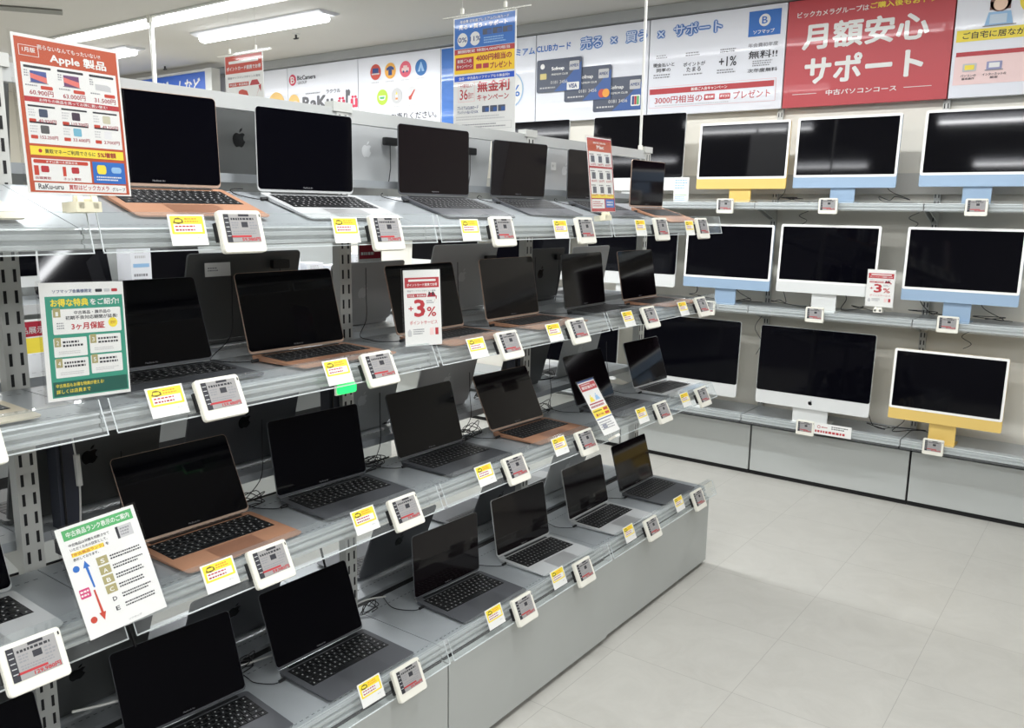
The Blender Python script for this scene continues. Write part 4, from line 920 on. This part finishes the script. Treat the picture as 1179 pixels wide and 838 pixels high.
# slim white poles from the top rail to the ceiling
t=thing('ceiling_rod',(-5.72,3.49,CZ),0,'white rod hanging from the ceiling right of the big orange sign','rod')
MB().tube([(0,0,0),(0,0,-1.3)],.015,mat('pole_white',(226,226,220),.4),10).build('rod',t); MB().tube([(0,0,0),(0,0,-.05)],.03,WHITEP,10).build('ceiling_socket',t)
for y,l in ((3.46,'slim white pole rising from the far end of the top rail'),):
    t=thing('ceiling_pole',(SX,y,H+.272),0,l,'pole')
    MB().tube([(0,0,0),(0,0,CZ-H-.272)],.006,mat('pole_white',(226,226,220),.4),10).build('pole',t); MB().tube([(0,0,CZ-H-.272-.03),(0,0,CZ-H-.272)],.010,WHITEP,10).build('ceiling_socket',t)
    MB().tube([(0,0,0),(0,0,.02)],.010,WHITEP,10).build('socket',t)

# ================================================================ CABLES, CHARGERS AND SMALL THINGS
def spline(pts,n=7):
    P=[Vector(p) for p in pts]; P=[P[0]]+P+[P[-1]]; out=[]
    for i in range(1,len(P)-2):
        for k_ in range(n):
            t=k_/n; a,b,c,d=P[i-1],P[i],P[i+1],P[i+2]
            out.append(.5*((2*b)+(c-a)*t+(2*a-5*b+4*c-d)*t*t+(3*b-a-3*c+d)*t**3))
    out.append(P[-2]); return out
shelfname={'A':'top','B':'second','C':'third','D':'bottom'}
for k_,(x,y,z,th,kind) in LAPPOS.items():
    if k_ in ('A0','B0','D0'): continue
    w_=SZ[kind][0]; rd=random.Random(hash(k_[0])%7+int(k_[1])*13+ord(k_[0]))
    tl=ROWS[k_[0]]['tilt']; zs=lambda xx: ROWS[k_[0]]['z']-(xx-ROWS[k_[0]]['hx'])*math.tan(tl)+.0035
    px,py=x+.03,y-w_/2-.004
    # plug, then a lazy line back between the lids
    pts=[(px,py,zs(px)+.003),(px-.003,py-.03,zs(px)+.002),(px-.05,py-.055,zs(px-.05)),(max(x-.06,SX+.035),py-.04-rd.random()*.03,zs(x-.06)),(SX+.02,py-.03+rd.uniform(-.03,.03),zs(SX+.02)+.003)]
    if k_[0] in 'CB':
        pts+= [(SX,py+.02,ROWS[k_[0]]['z']+.05),(SX-.03,py+.05,ROWS[k_[0]]['z']+.12),(SX-.04,py+.06,ROWS[k_[0]]['z']+.20)]
    lab={'A':'on the top shelf','B':'on the second shelf','C':'on the third shelf','D':'on the bottom shelf'}[k_[0]]
    t=thing('charging_cable',(px,py,zs(px)),0,None,'cable','thin black charging cables behind the laptops')
    t['label']='thin black cable plugged into the '+SHORT[k_]
    o=Vector((px,py,zs(px)))
    MB().tube([p-o for p in spline(pts)],.0013,CABLEB,5).build('cord',t)
    MB().tube([Vector((0,.002,.003)),Vector((-.001,-.016,.002))],.0042,CABLEB,8).build('plug',t)
ordn=['leftmost','second from the left','third from the left','fourth from the left','fifth from the left','sixth from the left','last']
# loose coils of cable on the shelves
coils=[('C',-1.80,1.29,.05),('C',-1.81,1.74,.05),('C',-1.80,2.20,.055),('C',-1.80,2.66,.05),('D',-1.80,1.25,.04),('D',-1.78,1.70,.03),('D',-1.80,2.62,.03),('C',-1.97,2.02,.06),('C',-1.97,2.52,.06),('D',-2.0,1.55,.06),('C',-1.82,.90,.05),('C',-1.99,2.95,.06),('C',-1.79,1.68,.07),('C',-1.79,2.14,.07),('C',-1.95,1.64,.07),('C',-1.79,3.12,.05),('D',-1.79,2.17,.05),('B',-1.98,2.62,.05)]
for i,(r_,x,y,rad) in enumerate(coils):
    rd=random.Random(i*7+3); pts=[]; z0=ROWS[r_]['z']+.003+(DZ[r_] if x<SX-.03 else 0)
    if x<SX+.03 and x>SX-.03: x=SX+.06
    for q in range(20):
        a=q*1.15; rr_=rad*rd.uniform(.55,1.0); pts.append((x+rr_*cos(a)*.45,y+rr_*sin(a)*1.3,z0+.002+.004*rd.random()*q/3+ (.02 if q%5==3 else 0)))
    ne={'B':'second','C':'third','D':'bottom'}[r_]
    t=thing('coiled_cable',(x,y,z0),0,'loose black cable loops on the %s shelf, %s'%(ne,['left of the second laptop','left of the third laptop','left of the gold laptop with the reflection','left of the laptop behind the leaflet','between the first two laptops','beside the cabinet seam laptop','near the silver laptops','by the free standing lid','on the far side behind the gold laptop','on the far side by the silver laptop','behind the rank sign','on the far side near the end','wide loops behind the third laptop','wide loops left of the gold laptop','on the far side behind the middle post','left of the silver laptop','between the two laptops right of the seam','on the far side near the dark lid'][i]),'cable','loose cable loops')
    MB().tube([Vector(p)-Vector((x,y,z0)) for p in spline(pts,5)],.0014,CABLEB,5).build('cord',t)
# white charger leads
def lead(name,label,pts,r_,m,grp=None,cat='cable'):
    o=Vector(pts[0]); t=thing(name,tuple(o),0,label,cat,grp); MB().tube([p-o for p in spline(pts)],r_,m,6).build('cord',t); return t
zC=ROWS['C']['z']; zD=ROWS['D']['z']
t=lead('white_cable','white cable with an in-line adapter hanging beside the left slotted post',[(SX+.03,.86,H-.40),(SX+.035,.865,H-.50),(SX+.03,.875,H-.60),(SX+.03,.87,H-.70),(SX+.03,.86,zC+.01)],.0022,CABLEW)
MB().tube([(.002,.012,-.14),(.002,.014,-.21)],.007,CABLEW,8).build('adapter',t)
lead('white_cable','white cable running under the rank sign on the bottom shelf',[(-1.78,.80,zD+.12),(-1.77,.92,zD+.10),(-1.79,1.03,zD+.10),(-1.80,1.2,zD+.03),(-1.80,1.35,zD+.006)],.0030,CABLEW)
lead('white_cable','white cable trailing across the bottom shelf left of the seam laptop',[(-1.84,1.42,zD+.16),(-1.835,1.50,zD+.03),(-1.83,1.60,zD+.012),(-1.82,1.72,zD+.02),(-1.81,1.80,zD+.006)],.0026,CABLEW)
lead('black_cable','thick black cable hanging down to the bottom shelf in front of the middle post',[(-1.81,1.50,zC-.03),(-1.80,1.53,zC-.18),(-1.80,1.57,zD+.10),(-1.81,1.60,zD+.01)],.0035,CABLEB)
lead('black_cable','thick black cable hanging below the rank sign',[(-1.80,.93,zC-.05),(-1.79,.96,zD+.20),(-1.78,1.0,zD+.05)],.0035,CABLEB)
# power strip / charger boxes
def adapter(x,y,z,label,m=WHITEP,s=(.03,.06,.10)):
    t=thing('power_adapter',(x,y,z),0,label,'power adapter')
    MB().prism(rrect(s[1],s[2],.008,3,0,s[2]/2),s[0],m,lambda a,b,c:(c-s[0]/2,a,b)).build('housing',t)
    MB().box(-.004,.004,-.012,.012,s[2],s[2]+.010,BLACKP).build('socket',t)
# green glowing indicator under second shelf
t=thing('indicator_light',(-1.492,1.36,H-.425),0,'small glowing green indicator clipped under the second shelf edge','indicator')
MB().prism(rrect(.055,.022,.004,3),.008,GLOWG,lambda a,b,c:(c,a,b)).build('lens',t); MB().box(-.006,0,-.03,.03,-.014,.014,WHITEP).build('housing',t)
# dark vertical cable ducts beside posts
for y,l in ((.865,'dark blue cable duct beside the left slotted post'),(1.645,'dark blue cable duct beside the middle slotted post'),(2.56,'dark cable duct beside the third slotted post')):
    t=thing('cable_duct',(SX-.02,y,zC),0,l,'cable duct','dark cable ducts'); MB().box(-.02,.02,-.022,.022,0,.34,mat('duct_navy',(46,50,62),.6)).build('duct',t); MB().tube([(.022,-.012,.33),(.023,-.012,.02)],.003,CABLEB,6).build('lead',t)
# price tags etc. seen beyond: far aisle display
FX=-3.75
t=thing('aisle_cabinet',(FX,2.4,0),0,'long grey cabinet of the next display on the left','cabinet')
MB().box(-.33,-.02,-2.6,1.4,0,.35,DARK).build('carcass',t); MB().box(-.02,.0,-2.6,1.4,.02,.35,STEELD).build('front_panel',t)
for z,tg in ((H-.80,'lower'),(H-.42,'upper')):
    t=thing('aisle_shelf',(FX,2.4,z),0,tg+' shelf of the next display seen through the laptop shelf gaps','shelf','shelves in the next aisle')
    MB().box(-.33,.03,-2.6,1.4,-.025,0,STEEL).build('deck',t); MB().box(.03,.045,-2.6,1.4,-.04,0,RAIL).build('price_rail',t)
t=thing('aisle_back_panel',(FX-.36,2.4,0),0,'grey back panel of the next display on the left','panel')
MB().box(-.02,.02,-2.6,1.4,0,H-.10,STEELD).build('panel',t)
BOXW=mat('carton_white',(232,234,238),.5)
for y,w_,l,kd in ((1.02,.28,'','p'),(2.95,.42,'','b')): pass
def monitor(x,y,z,label,wd=.42,chin=True):
    t=thing('display_monitor',(x,y,z),0,label,'computer','screens in the next aisle')
    MB().prism(rrect(wd,.27,.01,3,0,.06+.135),.02,ISILV,lambda a,b,c:(-c,a,b)).build('body',t)
    MB().prism(rrect(wd-.02,.215,.004,2,0,.06+.155),.002,GLASS,lambda a,b,c:(c,a,b)).build('screen',t); MB().box(-.02,.08,-.07,.07,0,.005,ISILV).box(-.022,-.012,-.03,.03,0,.1,ISILV).build('stand',t)
monitor(FX+.0-.12,1.55,H-.42,'dark screen with a white lower edge in the next aisle at the far left')
laptop('16',SG,FX-.15,1.93,H-.419,0,104,'large dark laptop standing in the next aisle above the green sign','screens in the next aisle',GLASS,0,LOGOD,True)
laptop('16',SG,FX-.15,2.42,H-.419,0,104,'large dark laptop in the next aisle behind the paper stickered lid','screens in the next aisle',GLASS,0,LOGOD,True)
def carton(x,y,z,sx_,sy_,sz_,label,stripe=LBLUE,seed=1):
    t=thing('product_box',(x,y,z),0,label,'box','white product boxes in the next aisle')
    MB().box(-sx_/2,sx_/2,-sy_/2,sy_/2,0,sz_,BOXW).build('carton',t)
    P=Print(lambda a,b,c:(sx_/2+c,a*sy_-sy_/2,b*sz_),.0006); P.rect(.1,.55,.9,.62,stripe,1); P.lines(.12,.15,.85,.45,3,GREYINK,1,seed); P.lines(.2,.7,.8,.9,2,LGREY,1,seed+2); P.build('print',t)
rd=random.Random(4)
spots=[(2.86,.13,.10,GREEN2),(3.02,.15,.14,LBLUE),(3.20,.12,.11,GREYINK),(2.72,.11,.16,LBLUE),(3.38,.14,.09,GREEN2),(3.55,.12,.15,RED),(2.16,.10,.24,LBLUE)]
lbl=['with a green stripe','with a blue stripe above the rose gold laptop','with a grey stripe','tall with a blue stripe','low with a green stripe','with a red stripe','tall at the left above the green sign']
for (y,wd,hh,c),l in zip(spots,lbl): carton(FX-.05,y,H-.42,.12,wd,hh,'white product box '+l+' in the next aisle',c,int(y*10))
# poster panel in the next aisle (red heading, yellow field)
t=thing('aisle_poster',(FX+.05,1.55,H-.78),0,'red and yellow poster in the next aisle at the far left','poster')
MB().box(-.003,0,-.16,.16,0,.30,PAPER).build('sheet',t)
P=Print(lambda a,b,c:(c,a*.32-.16,b*.30),.0006); P.rect(.02,.76,.98,.97,DRED,1); P.text('中古商品展示',.3,.80,.92,.90,LGREY,2); P.rect(.02,.05,.98,.74,YEL,1); P.rr(.25,.42,.60,.62,.02,LBLUE,2); P.circle(.68,.14,.09,DRED,2); P.circle(.68,.14,.07,YEL,3); P.circle(.42,.14,.09,DRED,2); P.circle(.42,.14,.07,YEL,3); P.build('print',t)
t=thing('aisle_poster',(-2.15,2.085,H-.305),0,'white and dark red card on the far shelf behind the middle post','poster')
MB().box(-.003,0,-.055,.055,0,.20,PAPER).build('sheet',t)
P=Print(lambda a,b,c:(c,a*.11-.055,b*.20),.0005); P.rect(.04,.66,.96,.92,DRED,1); P.lines(.1,.70,.9,.80,1,PAPER,2,2); P.rect(.1,.5,.6,.58,DRED,1); P.text('3',.3,.2,.6,.45,DRED,1,.03); P.build('print',t)
MB().box(-.03,.03,-.006,.006,-.005,0.0,WHITEP).tube([(-.002,0,0),(-.002,0,-.062)],.003,WHITEP,6).build('clip_stand',t)

# cables behind the wall computers
wc=[(-1.66,WS[1][1],'left of the white stand'),(-1.30,WS[1][1],'right of the white computer stand'),(-1.95,WS[1][1],'under the end blue computer'),(-.90,WS[1][1],'left of the rightmost blue stand'),(-.60,WS[1][1],'at the right edge under the blue computer'),
    (-1.70,WS[0][1],'beside the upright under the top yellow computer'),(-1.12,WS[0][1],'right of the top middle blue stand'),(-.93,WS[2][1],'left of the lower yellow stand'),(-1.12,WS[2][1],'by the large computer with the logo'),(-2.22,WS[1][1],'behind the end of the second laptop shelf')]
for i,(x,z,l) in enumerate(wc):
    rd=random.Random(50+i); pts=[(x-.06,5.06,z+.13),(x-.03,5.05,z+.07)]
    for q in range(5): pts.append((x+rd.uniform(-.09,.09),5.02+rd.uniform(-.05,.05),z+.004+rd.uniform(0,.035)))
    pts.append((x+.10,5.13,z+.004))
    lead('wall_shelf_cable','thin black cable on the wall shelf '+l,pts,.0021,CABLEB,'cables on the wall shelves')
for i,(x,zt_,zb_,l) in enumerate(((-1.84,H-.60,H-.86,'hanging beside the upright over the large computer'),(-1.62,H+.02,H-.06,'hanging under the top wall shelf'),(-1.02,H+.02,H-.07,'hanging above the rightmost blue computer'),(-.70,H-.60,H-.70,'hanging down to the lower yellow computer'))):
    lead('hanging_cable','thin black cable '+l,[(x+.02,5.10,zt_),(x-.02,5.06,(zt_*2+zb_)/3),(x+.03,5.05,(zt_+2*zb_)/3),(x-.01,5.08,zb_)],.0018,CABLEB,'cables hanging under the wall shelves')
